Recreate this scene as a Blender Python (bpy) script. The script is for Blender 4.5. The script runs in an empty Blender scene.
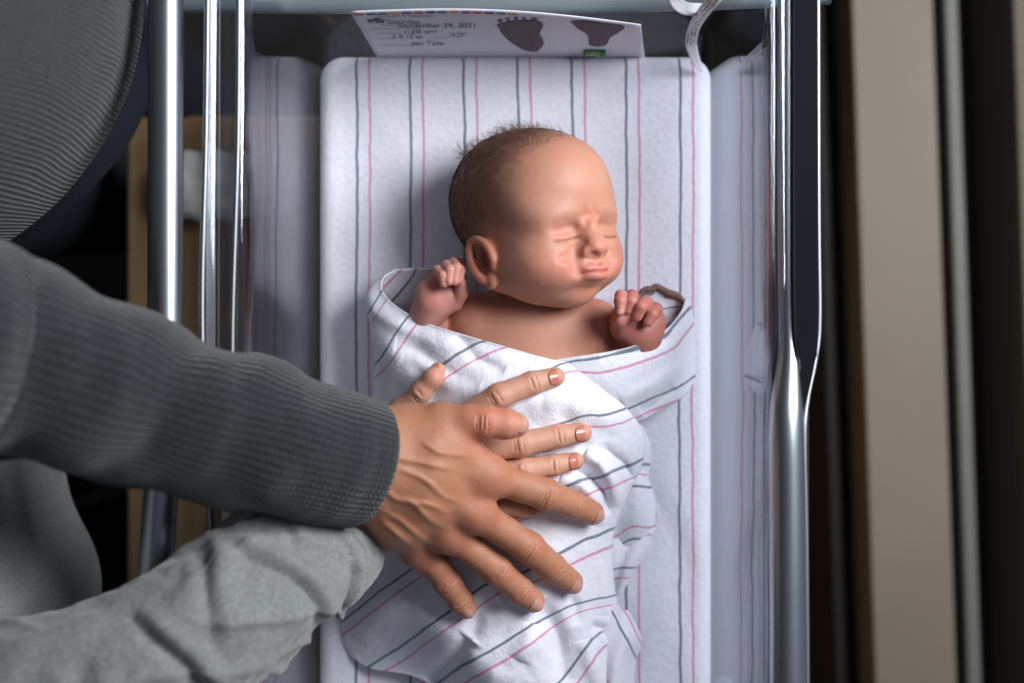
import bpy, math, random
import numpy as np
from mathutils import Vector

random.seed(7)
rng = np.random.default_rng(7)
SC = bpy.context.scene
COL = SC.collection

# ------------------------------------------------------------------ camera
FPX, CZ = 1320.0, 1.90            # focal length in pixels (1024 wide), camera height; mattress top is at z = 0.90
cam_d = bpy.data.cameras.new('camera')
cam = bpy.data.objects.new('camera', cam_d)
COL.objects.link(cam)
cam.location = (0, 0, CZ)
cam.rotation_euler = (0, 0, 0)
cam_d.sensor_width = 36.0
cam_d.lens = FPX / 1024 * 36
cam_d.clip_start = 0.02
cam_d.dof.use_dof = True
cam_d.dof.focus_distance = CZ - 0.985
cam_d.dof.aperture_fstop = 2.6
SC.camera = cam

# ------------------------------------------------------------------ world, daylight, exposure
W = bpy.data.worlds.new('room_light')
SC.world = W
W.use_nodes = True
wn, wl = W.node_tree.nodes, W.node_tree.links
wn.clear()
wo = wn.new('ShaderNodeOutputWorld')
wb = wn.new('ShaderNodeBackground')
wt = wn.new('ShaderNodeTexCoord')
ws = wn.new('ShaderNodeSeparateXYZ')
wm = wn.new('ShaderNodeMapRange')
wr = wn.new('ShaderNodeValToRGB')
wl.new(wt.outputs['Generated'], ws.inputs[0])
wl.new(ws.outputs['X'], wm.inputs['Value'])
wm.inputs['From Min'].default_value = -1
wm.inputs['From Max'].default_value = 1
wr.color_ramp.elements[0].color = (0.05, 0.05, 0.06, 1)
wr.color_ramp.elements[1].color = (0.38, 0.42, 0.52, 1)
wl.new(wm.outputs[0], wr.inputs[0])
wl.new(wr.outputs[0], wb.inputs[0])
wb.inputs[1].default_value = 0.40
wl.new(wb.outputs[0], wo.inputs[0])


def area(name, loc, target, sx, sy, power, color):
    d = bpy.data.lights.new(name, 'AREA')
    d.shape = 'RECTANGLE'
    d.size, d.size_y = sx, sy
    d.energy = power
    d.color = color
    o = bpy.data.objects.new(name, d)
    COL.objects.link(o)
    o.location = loc
    o.rotation_euler = (Vector(target) - Vector(loc)).to_track_quat('-Z', 'Y').to_euler()
    return o


area('window_daylight', (0.86, 0.46, 1.76), (0.0, 0.0, 0.95), 0.55, 0.75, 27.5, (0.95, 0.97, 1.0))
SC.view_settings.view_transform = 'Standard'
SC.view_settings.look = 'None'
SC.view_settings.gamma = 1.0
SC.view_settings.use_curve_mapping = False
SC.view_settings.exposure = 0.0

# ------------------------------------------------------------------ helpers


def P(px, py, z):
    s = (CZ - z) / FPX
    return np.array([(px - 512.0) * s, (341.5 - py) * s, z])


def tagit(o, label=None, cat=None, group=None, kind=None):
    if label: o['label'] = label
    if cat: o['category'] = cat
    if group: o['group'] = group
    if kind: o['kind'] = kind
    return o


def mesh_obj(name, verts, faces, mat=None, parent=None, smooth=True, attrs=None, cols=None):
    me = bpy.data.meshes.new(name)
    verts = np.asarray(verts, dtype=np.float32)
    me.from_pydata(verts.tolist(), [], [tuple(int(i) for i in f) for f in faces])
    me.update()
    if smooth:
        me.polygons.foreach_set('use_smooth', [True] * len(me.polygons))
    if attrs:
        for k, v in attrs.items():
            a = me.attributes.new(k, 'FLOAT', 'POINT')
            a.data.foreach_set('value', np.asarray(v, dtype=np.float32))
    if cols is not None:
        a = me.attributes.new('tint', 'FLOAT_COLOR', 'POINT')
        c = np.ones((len(verts), 4), dtype=np.float32)
        c[:, :3] = cols
        a.data.foreach_set('color', c.ravel())
    o = bpy.data.objects.new(name, me)
    COL.objects.link(o)
    if mat: me.materials.append(mat)
    if parent: o.parent = parent
    return o


def empty(name, loc=(0, 0, 0)):
    o = bpy.data.objects.new(name, None)
    o.empty_display_size = 0.05
    COL.objects.link(o)
    o.location = loc
    return o


def fix_parent(child, root):
    """parent while keeping the child where it was built"""
    child.parent = root
    child.location = Vector(child.location) - Vector(root.location)
    return child


class MB:
    def __init__(s):
        s.v, s.f, s.a, s.c, s.n = [], [], {}, [], 0

    def add(s, v, f, attrs=None, cols=None):
        v = np.asarray(v, dtype=float)
        s.v.append(v)
        s.f += [tuple(int(i) + s.n for i in q) for q in f]
        for k, x in (attrs or {}).items():
            s.a.setdefault(k, []).append(np.asarray(x, dtype=float))
        if cols is not None: s.c.append(np.broadcast_to(cols, (len(v), 3)))
        s.n += len(v)

    def build(s, name, mat, parent=None, smooth=True):
        v = np.concatenate(s.v)
        at = {k: np.concatenate(x) for k, x in s.a.items()} or None
        c = np.concatenate(s.c) if s.c else None
        if c is not None and len(c) != len(v): c = None
        return mesh_obj(name, v, s.f, mat, parent, smooth, at, c)


def smoothstep(a, b, x):
    t = np.clip((x - a) / (b - a), 0, 1)
    return t * t * (3 - 2 * t)


def catmull(pts, n):
    """resample a control polyline smoothly to n points, even in arc length"""
    p = np.asarray(pts, dtype=float)
    if len(p) == 2:
        t = np.linspace(0, 1, n)[:, None]
        return p[0] * (1 - t) + p[1] * t
    q = np.vstack([2 * p[0] - p[1], p, 2 * p[-1] - p[-2]])
    out = []
    for i in range(1, len(q) - 2):
        t = np.linspace(0, 1, 16, endpoint=False)[:, None]
        a, b, c, d = q[i - 1], q[i], q[i + 1], q[i + 2]
        out.append(0.5 * (2 * b + (c - a) * t + (2 * a - 5 * b + 4 * c - d) * t ** 2 + (3 * b - a - 3 * c + d) * t ** 3))
    out = np.vstack(out + [p[-1:]])
    L = np.r_[0, np.cumsum(np.linalg.norm(np.diff(out[:, :3], axis=0), axis=1))]
    s = np.linspace(0, L[-1], n)
    return np.stack([np.interp(s, L, out[:, k]) for k in range(out.shape[1])], 1)


def grid_faces(nu, nv, wrap_u=False):
    i, j = np.meshgrid(np.arange(nu if wrap_u else nu - 1), np.arange(nv - 1), indexing='ij')
    a = i * nv + j
    b = ((i + 1) % nu) * nv + j
    return np.stack([a, b, b + 1, a + 1], -1).reshape(-1, 4)


def vnoise(p, seed=0):
    """smooth value noise, p is (...,3) or (...,2)"""
    p = np.asarray(p, dtype=float)
    if p.shape[-1] == 2: p = np.concatenate([p, np.zeros(p.shape[:-1] + (1,))], -1)
    i = np.floor(p).astype(np.int64)
    f = p - i
    f = f * f * (3 - 2 * f)

    def h(a, b, c):
        n = (a * 73856093) ^ (b * 19349663) ^ (c * 83492791) ^ (seed * 2654435)
        n = (n ^ (n >> 13)) * 1274126177 & 0x7fffffff
        n = (n ^ (n >> 16)) & 0xffff
        return n / 65535.0
    r = 0
    for dx in (0, 1):
        for dy in (0, 1):
            for dz in (0, 1):
                w = (f[..., 0] if dx else 1 - f[..., 0]) * (f[..., 1] if dy else 1 - f[..., 1]) * (f[..., 2] if dz else 1 - f[..., 2])
                r = r + w * h(i[..., 0] + dx, i[..., 1] + dy, i[..., 2] + dz)
    return r * 2 - 1


def fbm(p, o=3, seed=0):
    r, a = 0, 1.0
    for k in range(o):
        r = r + a * vnoise(np.asarray(p) * (2 ** k), seed + k)
        a *= 0.5
    return r


def poly_dist(x, y, line):
    """distance, signed side and parameter of points to a polyline"""
    best = np.full(x.shape, 1e9)
    side = np.zeros(x.shape)
    par = np.zeros(x.shape)
    L = np.asarray(line, dtype=float)
    for i in range(len(L) - 1):
        a, b = L[i], L[i + 1]
        d = b - a
        t = np.clip(((x - a[0]) * d[0] + (y - a[1]) * d[1]) / (d @ d), 0, 1)
        ex, ey = x - a[0] - t * d[0], y - a[1] - t * d[1]
        q = np.hypot(ex, ey)
        m = q < best
        best = np.where(m, q, best)
        side = np.where(m, np.sign(d[0] * ey - d[1] * ex), side)
        par = np.where(m, (i + t) / (len(L) - 1), par)
    return best, side, par


# ------------------------------------------------------------------ implicit bodies (smooth unions meshed by surface nets)
class SDF:
    def __init__(s, lo, hi, h):
        s.lo, s.h = np.array(lo, float), h
        n = np.ceil((np.array(hi) - s.lo) / h).astype(int) + 1
        s.ax = [s.lo[k] + h * np.arange(n[k]) for k in range(3)]
        s.D = np.full(tuple(n), 0.05, dtype=np.float32)

    def like(s):
        o = SDF.__new__(SDF)
        o.lo, o.h, o.ax = s.lo, s.h, s.ax
        o.D = np.full(s.D.shape, 0.05, dtype=np.float32)
        return o

    def _blk(s, lo, hi, m):
        sl, c = [], []
        for k in range(3):
            a = max(0, int((lo[k] - m - s.lo[k]) / s.h))
            b = min(len(s.ax[k]), int((hi[k] + m - s.lo[k]) / s.h) + 2)
            if b <= a: return None, None
            sl.append(slice(a, b))
            c.append(s.ax[k][a:b].astype(np.float32))
        return tuple(sl), (c[0][:, None, None], c[1][None, :, None], c[2][None, None, :])

    def _mix(s, sl, d, k, op):
        A = s.D[sl]
        if op == '+':
            if k > 0:
                hh = np.maximum(k - np.abs(A - d), 0) / k
                s.D[sl] = np.minimum(A, d) - hh * hh * k * 0.25
            else:
                s.D[sl] = np.minimum(A, d)
        else:
            if k > 0:
                hh = np.maximum(k - np.abs(A + d), 0) / k
                s.D[sl] = np.maximum(A, -d) + hh * hh * k * 0.25
            else:
                s.D[sl] = np.maximum(A, -d)

    def cap(s, a, b, ra, rb, k=0.002, op='+'):
        a, b = np.asarray(a, float), np.asarray(b, float)
        r = max(ra, rb)
        sl, c = s._blk(np.minimum(a, b) - r, np.maximum(a, b) + r, max(2 * k, 0.014 if op == '+' else 0.003) + 4 * s.h)
        if sl is None: return s
        d = b - a
        L = float(d @ d) + 1e-12
        t = np.clip(((c[0] - a[0]) * d[0] + (c[1] - a[1]) * d[1] + (c[2] - a[2]) * d[2]) / L, 0, 1)
        q = np.sqrt((c[0] - a[0] - t * d[0]) ** 2 + (c[1] - a[1] - t * d[1]) ** 2 + (c[2] - a[2] - t * d[2]) ** 2)
        s._mix(sl, (q - (ra + (rb - ra) * t)).astype(np.float32), k, op)
        return s

    def ell(s, c0, r, k=0.002, op='+', R=None):
        """ellipsoid; R rows are its axes"""
        c0, r = np.asarray(c0, float), np.asarray(r, float)
        if R is None: R = np.eye(3)
        R = np.asarray(R, float)
        e = np.sqrt(((R * r[:, None]) ** 2).sum(0))
        sl, c = s._blk(c0 - e, c0 + e, max(3 * k, 0.02 if op == '+' else 0.006) + 4 * s.h)
        if sl is None: return s
        X, Y, Z = c[0] - c0[0], c[1] - c0[1], c[2] - c0[2]
        q = [R[i, 0] * X + R[i, 1] * Y + R[i, 2] * Z for i in range(3)]
        k0 = np.sqrt(sum((q[i] / r[i]) ** 2 for i in range(3)))
        k1 = np.sqrt(sum((q[i] / r[i] ** 2) ** 2 for i in range(3))) + 1e-9
        s._mix(sl, (k0 * (k0 - 1) / k1).astype(np.float32), k, op)
        return s

    def chain(s, pts, rad, k=0.002, op='+'):
        for i in range(len(pts) - 1):
            s.cap(pts[i], pts[i + 1], rad[i], rad[i + 1], k, op)
        return s

    def join(s, o, k):
        s._mix((slice(None),) * 3, o.D, k, '+')
        return s

    def sample(s, p):
        q = (np.asarray(p) - s.lo) / s.h
        i = np.clip(np.floor(q).astype(int), 0, np.array(s.D.shape) - 2)
        f = np.clip(q - i, 0, 1)
        d = 0
        for a in (0, 1):
            for b_ in (0, 1):
                for c in (0, 1):
                    w = (f[:, 0] if a else 1 - f[:, 0]) * (f[:, 1] if b_ else 1 - f[:, 1]) * (f[:, 2] if c else 1 - f[:, 2])
                    d = d + w * s.D[i[:, 0] + a, i[:, 1] + b_, i[:, 2] + c]
        return d

    def mesh(s):
        D, h = s.D, s.h
        I = D < 0
        n = np.array(D.shape)
        cnt = np.zeros(n - 1, dtype=np.int8)
        for dx in (0, 1):
            for dy in (0, 1):
                for dz in (0, 1):
                    cnt += I[dx:n[0] - 1 + dx, dy:n[1] - 1 + dy, dz:n[2] - 1 + dz]
        act = np.argwhere((cnt > 0) & (cnt < 8))
        idx = np.full(n - 1, -1, dtype=np.int64)
        idx[tuple(act.T)] = np.arange(len(act))
        corners = [(0, 0, 0), (1, 0, 0), (0, 1, 0), (1, 1, 0), (0, 0, 1), (1, 0, 1), (0, 1, 1), (1, 1, 1)]
        val = np.stack([D[act[:, 0] + c[0], act[:, 1] + c[1], act[:, 2] + c[2]] for c in corners], 1).astype(float)
        acc = np.zeros((len(act), 3))
        num = np.zeros(len(act))
        for a in range(8):
            for b in range(a + 1, 8):
                ca, cb = np.array(corners[a]), np.array(corners[b])
                if np.abs(ca - cb).sum() != 1: continue
                va, vb = val[:, a], val[:, b]
                m = (va < 0) != (vb < 0)
                t = np.where(m, va / np.where(m, va - vb, 1), 0)
                acc += np.where(m[:, None], ca + t[:, None] * (cb - ca), 0)
                num += m
        V = s.lo + h * (act + acc / num[:, None])
        for _ in range(3):            # pull every vertex onto the true surface
            d0 = s.sample(V)
            g = np.stack([s.sample(V + h * e) - s.sample(V - h * e) for e in np.eye(3)], 1) / (2 * h)
            V = V - np.clip(d0 / ((g * g).sum(1) + 0.05), -0.5 * h, 0.5 * h)[:, None] * g
        F = []
        for ax in range(3):
            o1, o2 = [(1, 2), (2, 0), (0, 1)][ax]
            sa = [slice(None)] * 3
            sb = [slice(None)] * 3
            sa[ax] = slice(0, n[ax] - 1)
            sb[ax] = slice(1, n[ax])
            A, B = I[tuple(sa)], I[tuple(sb)]
            e = np.argwhere(A != B)
            e = e[(e[:, o1] > 0) & (e[:, o2] > 0) & (e[:, o1] < n[o1] - 1) & (e[:, o2] < n[o2] - 1)]
            fl = A[tuple(e.T)]
            q = []
            for da, db in ((0, 0), (-1, 0), (-1, -1), (0, -1)):
                w = e.copy()
                w[:, o1] += da
                w[:, o2] += db
                q.append(idx[tuple(w.T)])
            q = np.stack(q, 1)
            q[~fl] = q[~fl][:, ::-1]
            F.append(q)
        F = np.concatenate(F)
        return V, F[:, ::-1][:, ::-1]


def tint_blobs(V, base, blobs):
    """skin pigment: base colour moved towards other colours near given points"""
    c = np.tile(np.asarray(base, float), (len(V), 1))
    for p, r, col, w in blobs:
        d = np.linalg.norm(V - np.asarray(p), axis=1) / r
        k = (w * np.exp(-d * d * 1.5))[:, None]
        c = c * (1 - k) + np.asarray(col) * k
    return c


# ------------------------------------------------------------------ materials
class NT:
    def __init__(s, name):
        s.m = bpy.data.materials.new(name)
        s.m.use_nodes = True
        s.t = s.m.node_tree
        s.t.nodes.clear()
        s.out = s.n('ShaderNodeOutputMaterial')

    def n(s, typ, **kw):
        x = s.t.nodes.new(typ)
        for k, v in kw.items():
            if k.startswith('i_'):
                x.inputs[k[2:].replace('_', ' ')].default_value = v
            else:
                setattr(x, k, v)
        return x

    def l(s, a, b):
        s.t.links.new(a, b)

    def ramp(s, fac, stops, interp='LINEAR'):
        r = s.n('ShaderNodeValToRGB')
        r.color_ramp.interpolation = interp
        e = r.color_ramp.elements
        while len(e) < len(stops): e.new(0.5)
        for i, (p, c) in enumerate(stops):
            e[i].position = p
            e[i].color = tuple(c) + (1,)
        s.l(fac, r.inputs[0])
        return r.outputs[0]

    def math(s, op, a, b=None):
        x = s.n('ShaderNodeMath', operation=op)
        for i, v in enumerate((a, b)):
            if v is None: continue
            if isinstance(v, (int, float)): x.inputs[i].default_value = v
            else: s.l(v, x.inputs[i])
        return x.outputs[0]

    def noise(s, scale, detail=3, rough=0.5, vec=None, dist=0.0):
        x = s.n('ShaderNodeTexNoise')
        x.inputs['Scale'].default_value = scale
        x.inputs['Detail'].default_value = detail
        x.inputs['Roughness'].default_value = rough
        x.inputs['Distortion'].default_value = dist
        if vec is None:
            vec = s.obj()
        s.l(vec, x.inputs['Vector'])
        return x.outputs['Fac']

    def obj(s):
        g = s.n('ShaderNodeTexCoord')
        return g.outputs['Object']

    def mapped(s, scale=(1, 1, 1), rot=(0, 0, 0)):
        m = s.n('ShaderNodeMapping')
        m.inputs['Scale'].default_value = scale
        m.inputs['Rotation'].default_value = rot
        s.l(s.obj(), m.inputs[0])
        return m.outputs[0]

    def bump(s, h, strength, dist, prev=None):
        b = s.n('ShaderNodeBump')
        b.inputs['Strength'].default_value = strength
        b.inputs['Distance'].default_value = dist
        s.l(h, b.inputs['Height'])
        if prev is not None: s.l(prev, b.inputs['Normal'])
        return b.outputs[0]

    def bsdf(s, **kw):
        p = s.n('ShaderNodeBsdfPrincipled')
        for k, v in kw.items():
            k = k.replace('_', ' ')
            if hasattr(v, 'is_linked') or hasattr(v, 'links'): s.l(v, p.inputs[k])
            else: p.inputs[k].default_value = v
        s.l(p.outputs[0], s.out.inputs[0])
        return p

    def mixc(s, fac, a, b, blend='MIX'):
        m = s.n('ShaderNodeMix', data_type='RGBA', blend_type=blend)
        for sock, v in ((m.inputs[0], fac), (m.inputs[6], a), (m.inputs[7], b)):
            if isinstance(v, (int, float)): sock.default_value = v
            elif isinstance(v, tuple): sock.default_value = v + (1,)
            else: s.l(v, sock)
        return m.outputs[2]


def mat_plain(name, col, rough=0.6, metallic=0.0, var=0.12, scale=20, bump=0.0, **kw):
    t = NT(name)
    n = t.noise(scale, 4)
    c = t.ramp(n, [(0.25, tuple(x * (1 - var) for x in col)), (0.75, tuple(min(1, x * (1 + var)) for x in col))])
    args = dict(Base_Color=c, Roughness=rough, Metallic=metallic)
    if bump:
        args['Normal'] = t.bump(n, 1.0, bump)
    args.update(kw)
    t.bsdf(**args)
    return t.m


def mat_striped(name, base=(0.83, 0.825, 0.91)):
    t = NT(name)
    a = t.n('ShaderNodeAttribute', attribute_name='stripe')
    wob = t.math('MULTIPLY', t.math('SUBTRACT', t.noise(60, 3), 0.5), 0.05)
    f = t.math('FRACT', t.math('ADD', a.outputs['Fac'], wob))
    grey = (0.10, 0.145, 0.20)
    pink = (0.68, 0.27, 0.43)
    B = base
    c = t.ramp(f, [(0, grey), (0.018, grey), (0.032, B), (0.210, B), (0.222, pink), (0.252, pink), (0.264, B),
                   (0.968, B), (0.984, grey)])
    thread = t.noise(1500, 2)
    c = t.mixc(t.math('MULTIPLY', thread, 0.22), c, B)
    fuzz = t.noise(220, 4, 0.65)
    c = t.mixc(0.25, c, t.ramp(fuzz, [(0.3, (0.62, 0.62, 0.66)), (0.7, (1, 1, 1))]), 'MULTIPLY')
    nb = t.bump(t.noise(1100, 3, 0.7), 0.5, 0.0007)
    nb = t.bump(fuzz, 0.5, 0.0016, nb)
    p = t.bsdf(Base_Color=c, Roughness=0.95, Normal=nb)
    p.inputs['Sheen Weight'].default_value = 0.35
    p.inputs['Sheen Roughness'].default_value = 0.6
    p.inputs['Specular IOR Level'].default_value = 0.15
    return t.m


def mat_skin(name, rough=0.48, sss=0.012, line=0.35, scale=1.0):
    t = NT(name)
    a = t.n('ShaderNodeAttribute', attribute_name='tint')
    mott = t.noise(75 * scale, 4, 0.6)
    c = t.mixc(0.6, a.outputs['Color'], t.ramp(mott, [(0.3, (1.0, 0.78, 0.72)), (0.7, (1.0, 1.0, 1.0))]), 'MULTIPLY')
    fine = t.noise(900, 3, 0.7)
    vr = t.n('ShaderNodeTexVoronoi', feature='DISTANCE_TO_EDGE')
    vr.inputs['Scale'].default_value = 620
    t.l(t.obj(), vr.inputs['Vector'])
    crease = t.ramp(vr.outputs['Distance'], [(0.0, (0, 0, 0)), (0.25, (1, 1, 1))])
    nb = t.bump(fine, line, 0.0005)
    nb = t.bump(crease, line * 0.9, 0.00022, nb)
    nb = t.bump(mott, 0.4, 0.0012, nb)
    p = t.bsdf(Base_Color=c, Roughness=rough, Normal=nb)
    p.inputs['Subsurface Weight'].default_value = 0.35
    p.inputs['Subsurface Radius'].default_value = (1.0, 0.38, 0.2)
    p.inputs['Subsurface Scale'].default_value = sss
    p.inputs['Specular IOR Level'].default_value = 0.4
    return t.m


def mat_acrylic(name, ior=1.95, tintc=(0.93, 0.95, 0.97)):
    t = NT(name)
    g = t.n('ShaderNodeNewGeometry')
    i = t.n('ShaderNodeMix', data_type='FLOAT')
    i.inputs[2].default_value = ior
    i.inputs[3].default_value = 1 / ior
    t.l(g.outputs['Backfacing'], i.inputs[0])
    f = t.n('ShaderNodeFresnel')
    t.l(i.outputs[0], f.inputs['IOR'])
    wav = t.bump(t.noise(1, 2, 0.4, t.mapped((9, 3, 3))), 0.25, 0.002)
    t.l(wav, f.inputs['Normal'])
    tr = t.n('ShaderNodeBsdfTransparent')
    tr.inputs[0].default_value = tintc + (1,)
    gl = t.n('ShaderNodeBsdfGlossy')
    gl.inputs['Roughness'].default_value = 0.025
    gl.inputs['Color'].default_value = (0.92, 0.93, 0.97, 1)
    t.l(wav, gl.inputs['Normal'])
    m = t.n('ShaderNodeMixShader')
    t.l(f.outputs[0], m.inputs[0])
    t.l(tr.outputs[0], m.inputs[1])
    t.l(gl.outputs[0], m.inputs[2])
    t.l(m.outputs[0], t.out.inputs[0])
    return t.m


def mat_knit(name, dark, light, ribs, rows, bump=0.0016):
    """jersey / rib knit driven by the garment's own (u, v) attributes"""
    t = NT(name)
    u = t.n('ShaderNodeAttribute', attribute_name='u').outputs['Fac']
    v = t.n('ShaderNodeAttribute', attribute_name='v').outputs['Fac']
    wob = t.math('MULTIPLY', t.noise(30, 3), 0.9)
    su = t.math('ABSOLUTE', t.math('SINE', t.math('ADD', t.math('MULTIPLY', u, ribs * math.pi), wob)))
    tw = t.math('MULTIPLY', su, 1.6)
    sv = t.math('ABSOLUTE', t.math('SINE', t.math('ADD', t.math('MULTIPLY', v, rows * math.pi), tw)))
    h = t.math('MULTIPLY', t.math('POWER', su, 0.7), t.math('ADD', t.math('MULTIPLY', sv, 0.35), 0.65))
    heather = t.noise(260, 4, 0.75)
    f = t.math('ADD', t.math('MULTIPLY', h, 0.55), t.math('MULTIPLY', t.math('SUBTRACT', heather, 0.3), 0.9))
    c = t.ramp(f, [(0.15, dark), (0.85, light)])
    nb = t.bump(h, 0.9, bump)
    nb = t.bump(heather, 0.5, 0.0015, nb)
    p = t.bsdf(Base_Color=c, Roughness=0.95, Normal=nb)
    p.inputs['Sheen Weight'].default_value = 0.3
    p.inputs['Specular IOR Level'].default_value = 0.1
    return t.m


M = {}
M['striped'] = mat_striped('striped_flannel')
M['baby_skin'] = mat_skin('newborn_skin', 0.5, 0.010, 0.2)
M['skin'] = mat_skin('adult_skin', 0.46, 0.008, 0.5)
M['acrylic'] = mat_acrylic('clear_acrylic')
M['chrome'] = mat_plain('brushed_steel', (0.42, 0.46, 0.50), 0.34, 1.0, 0.08, 8)
M['chrome_soft'] = mat_plain('satin_steel', (0.30, 0.32, 0.34), 0.45, 1.0, 0.08, 8)
M['black_metal'] = mat_plain('black_plastic_rail', (0.012, 0.014, 0.018), 0.35, 0.0, 0.2, 10)
M['tan_wood'] = None
M['matte_black'] = mat_plain('matte_black_channel', (0.006, 0.007, 0.010), 0.9, 0, 0.2, 10, Specular_IOR_Level=0.1)
t = NT('tan_wood_laminate')
g_ = t.noise(1, 5, 0.6, t.mapped((60, 2.2, 2.2)), 1.2)
t.bsdf(Base_Color=t.ramp(g_, [(0.3, (0.30, 0.18, 0.085)), (0.7, (0.42, 0.27, 0.14))]), Roughness=0.5)
M['tan_wood'] = t.m
M['paper'] = mat_plain('white_card', (0.80, 0.80, 0.90), 0.7, 0, 0.03, 5)
M['ink'] = mat_plain('pen_ink', (0.03, 0.04, 0.09), 0.6)
M['print'] = mat_plain('printed_grey', (0.30, 0.30, 0.36), 0.6)
M['footink'] = mat_plain('footprint_ink', (0.11, 0.075, 0.09), 0.7, 0, 0.3, 120)
M['white_cloth'] = mat_plain('white_terry', (0.80, 0.79, 0.72), 0.95, 0, 0.2, 60, 0.003)
M['sweater'] = mat_knit('charcoal_knit', (0.006, 0.0075, 0.0085), (0.036, 0.041, 0.044), 62, 330)
M['denim'] = mat_plain('navy_denim', (0.012, 0.015, 0.028), 0.9, 0, 0.35, 300, 0.001)
M['brown_edge'] = mat_plain('brown_edge_band', (0.26, 0.16, 0.14), 0.95, 0, 0.4, 600, 0.001)
M['floor'] = mat_plain('dark_floor', (0.018, 0.013, 0.010), 0.5, 0, 0.3, 6)
M['wall'] = mat_plain('painted_wall', (0.13, 0.115, 0.09), 0.85, 0, 0.05, 3)
M['beige'] = mat_plain('beige_sill_laminate', (0.17, 0.138, 0.102), 0.6, 0, 0.08, 7)
M['alu'] = mat_plain('aluminium_frame', (0.12, 0.12, 0.10), 0.6, 0.0, 0.08, 6)
M['gasket'] = mat_plain('black_gasket', (0.008, 0.008, 0.009), 0.5)
M['brown_trim'] = mat_plain('dark_brown_trim', (0.016, 0.012, 0.009), 0.6, 0, 0.2, 5)
M['nail_peach'] = mat_plain('peach_nail_polish', (0.50, 0.17, 0.13), 0.18, 0, 0.06, 40)
M['nail_bare'] = mat_plain('bare_fingernail', (0.52, 0.27, 0.21), 0.35, 0, 0.08, 80)
M['nail_baby'] = mat_plain('newborn_nail', (0.66, 0.34, 0.30), 0.3, 0, 0.06, 80)
M['green'] = mat_plain('green_label', (0.02, 0.20, 0.06), 0.5)
M['cream'] = mat_plain('cream_print', (0.75, 0.70, 0.30), 0.5)
M['bar_plastic'] = mat_plain('grey_end_rail', (0.20, 0.23, 0.25), 0.35, 0.0, 0.1, 8)

# light linen-like shirt
t = NT('grey_jersey')
n1 = t.noise(420, 4, 0.7)
n2 = t.noise(28, 4, 0.6)
c_ = t.ramp(n1, [(0.25, (0.14, 0.147, 0.145)), (0.75, (0.30, 0.31, 0.306))])
c_ = t.mixc(0.5, c_, t.ramp(n2, [(0.3, (0.75, 0.75, 0.75)), (0.7, (1, 1, 1))]), 'MULTIPLY')
nb_ = t.bump(n2, 0.35, 0.004, t.bump(n1, 0.5, 0.0008))
p_ = t.bsdf(Base_Color=c_, Roughness=0.95, Normal=nb_)
p_.inputs['Sheen Weight'].default_value = 0.3
p_.inputs['Specular IOR Level'].default_value = 0.1
M['shirt'] = t.m

# hospital band: tiny dark printed marks on white plastic
t = NT('printed_band')
u_ = t.n('ShaderNodeAttribute', attribute_name='u').outputs['Fac']
v_ = t.n('ShaderNodeAttribute', attribute_name='v').outputs['Fac']
cx = t.n('ShaderNodeCombineXYZ')
t.l(t.math('MULTIPLY', t.math('FLOOR', t.math('MULTIPLY', v_, 170)), 0.37), cx.inputs[0])
t.l(t.math('MULTIPLY', t.math('FLOOR', t.math('MULTIPLY', u_, 13)), 0.61), cx.inputs[1])
wn_ = t.n('ShaderNodeTexWhiteNoise', noise_dimensions='3D')
t.l(cx.outputs[0], wn_.inputs['Vector'])
dots = t.math('GREATER_THAN', wn_.outputs['Value'], 0.52)
lines = t.math('GREATER_THAN', t.math('SINE', t.math('MULTIPLY', u_, 25)), -0.35)
edge = t.math('MULTIPLY', t.math('GREATER_THAN', u_, 0.16), t.math('LESS_THAN', u_, 0.86))
m_ = t.math('MULTIPLY', t.math('MULTIPLY', dots, lines), edge)
m_ = t.math('MULTIPLY', m_, t.math('MULTIPLY', t.math('GREATER_THAN', v_, 0.13), t.math('LESS_THAN', v_, 0.42)))
t.bsdf(Base_Color=t.mixc(m_, (0.80, 0.80, 0.86), (0.12, 0.10, 0.15)), Roughness=0.35)
M['band'] = t.m

# ------------------------------------------------------------------ generic shape builders


def box_mesh(lo, hi, bev=0.0, seg=3):
    import bmesh
    bm = bmesh.new()
    bmesh.ops.create_cube(bm, size=1)
    lo, hi = np.array(lo, float), np.array(hi, float)
    for v in bm.verts:
        v.co = Vector((lo + hi) / 2 + np.array(v.co) * (hi - lo))
    if bev:
        bmesh.ops.bevel(bm, geom=bm.edges[:], offset=bev, segments=seg, affect='EDGES', profile=0.5)
    bm.verts.index_update()
    V = np.array([v.co[:] for v in bm.verts])
    F = [[v.index for v in f.verts] for f in bm.faces]
    bm.free()
    return V, F


def box(name, lo, hi, mat, parent=None, bev=0.002, rot=0.0):
    V, F = box_mesh(lo, hi, bev)
    if rot:
        c, s = math.cos(rot), math.sin(rot)
        V = np.stack([V[:, 0] * c - V[:, 1] * s, V[:, 0] * s + V[:, 1] * c, V[:, 2]], 1)
    return mesh_obj(name, V, F, mat, parent, smooth=False)


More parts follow.
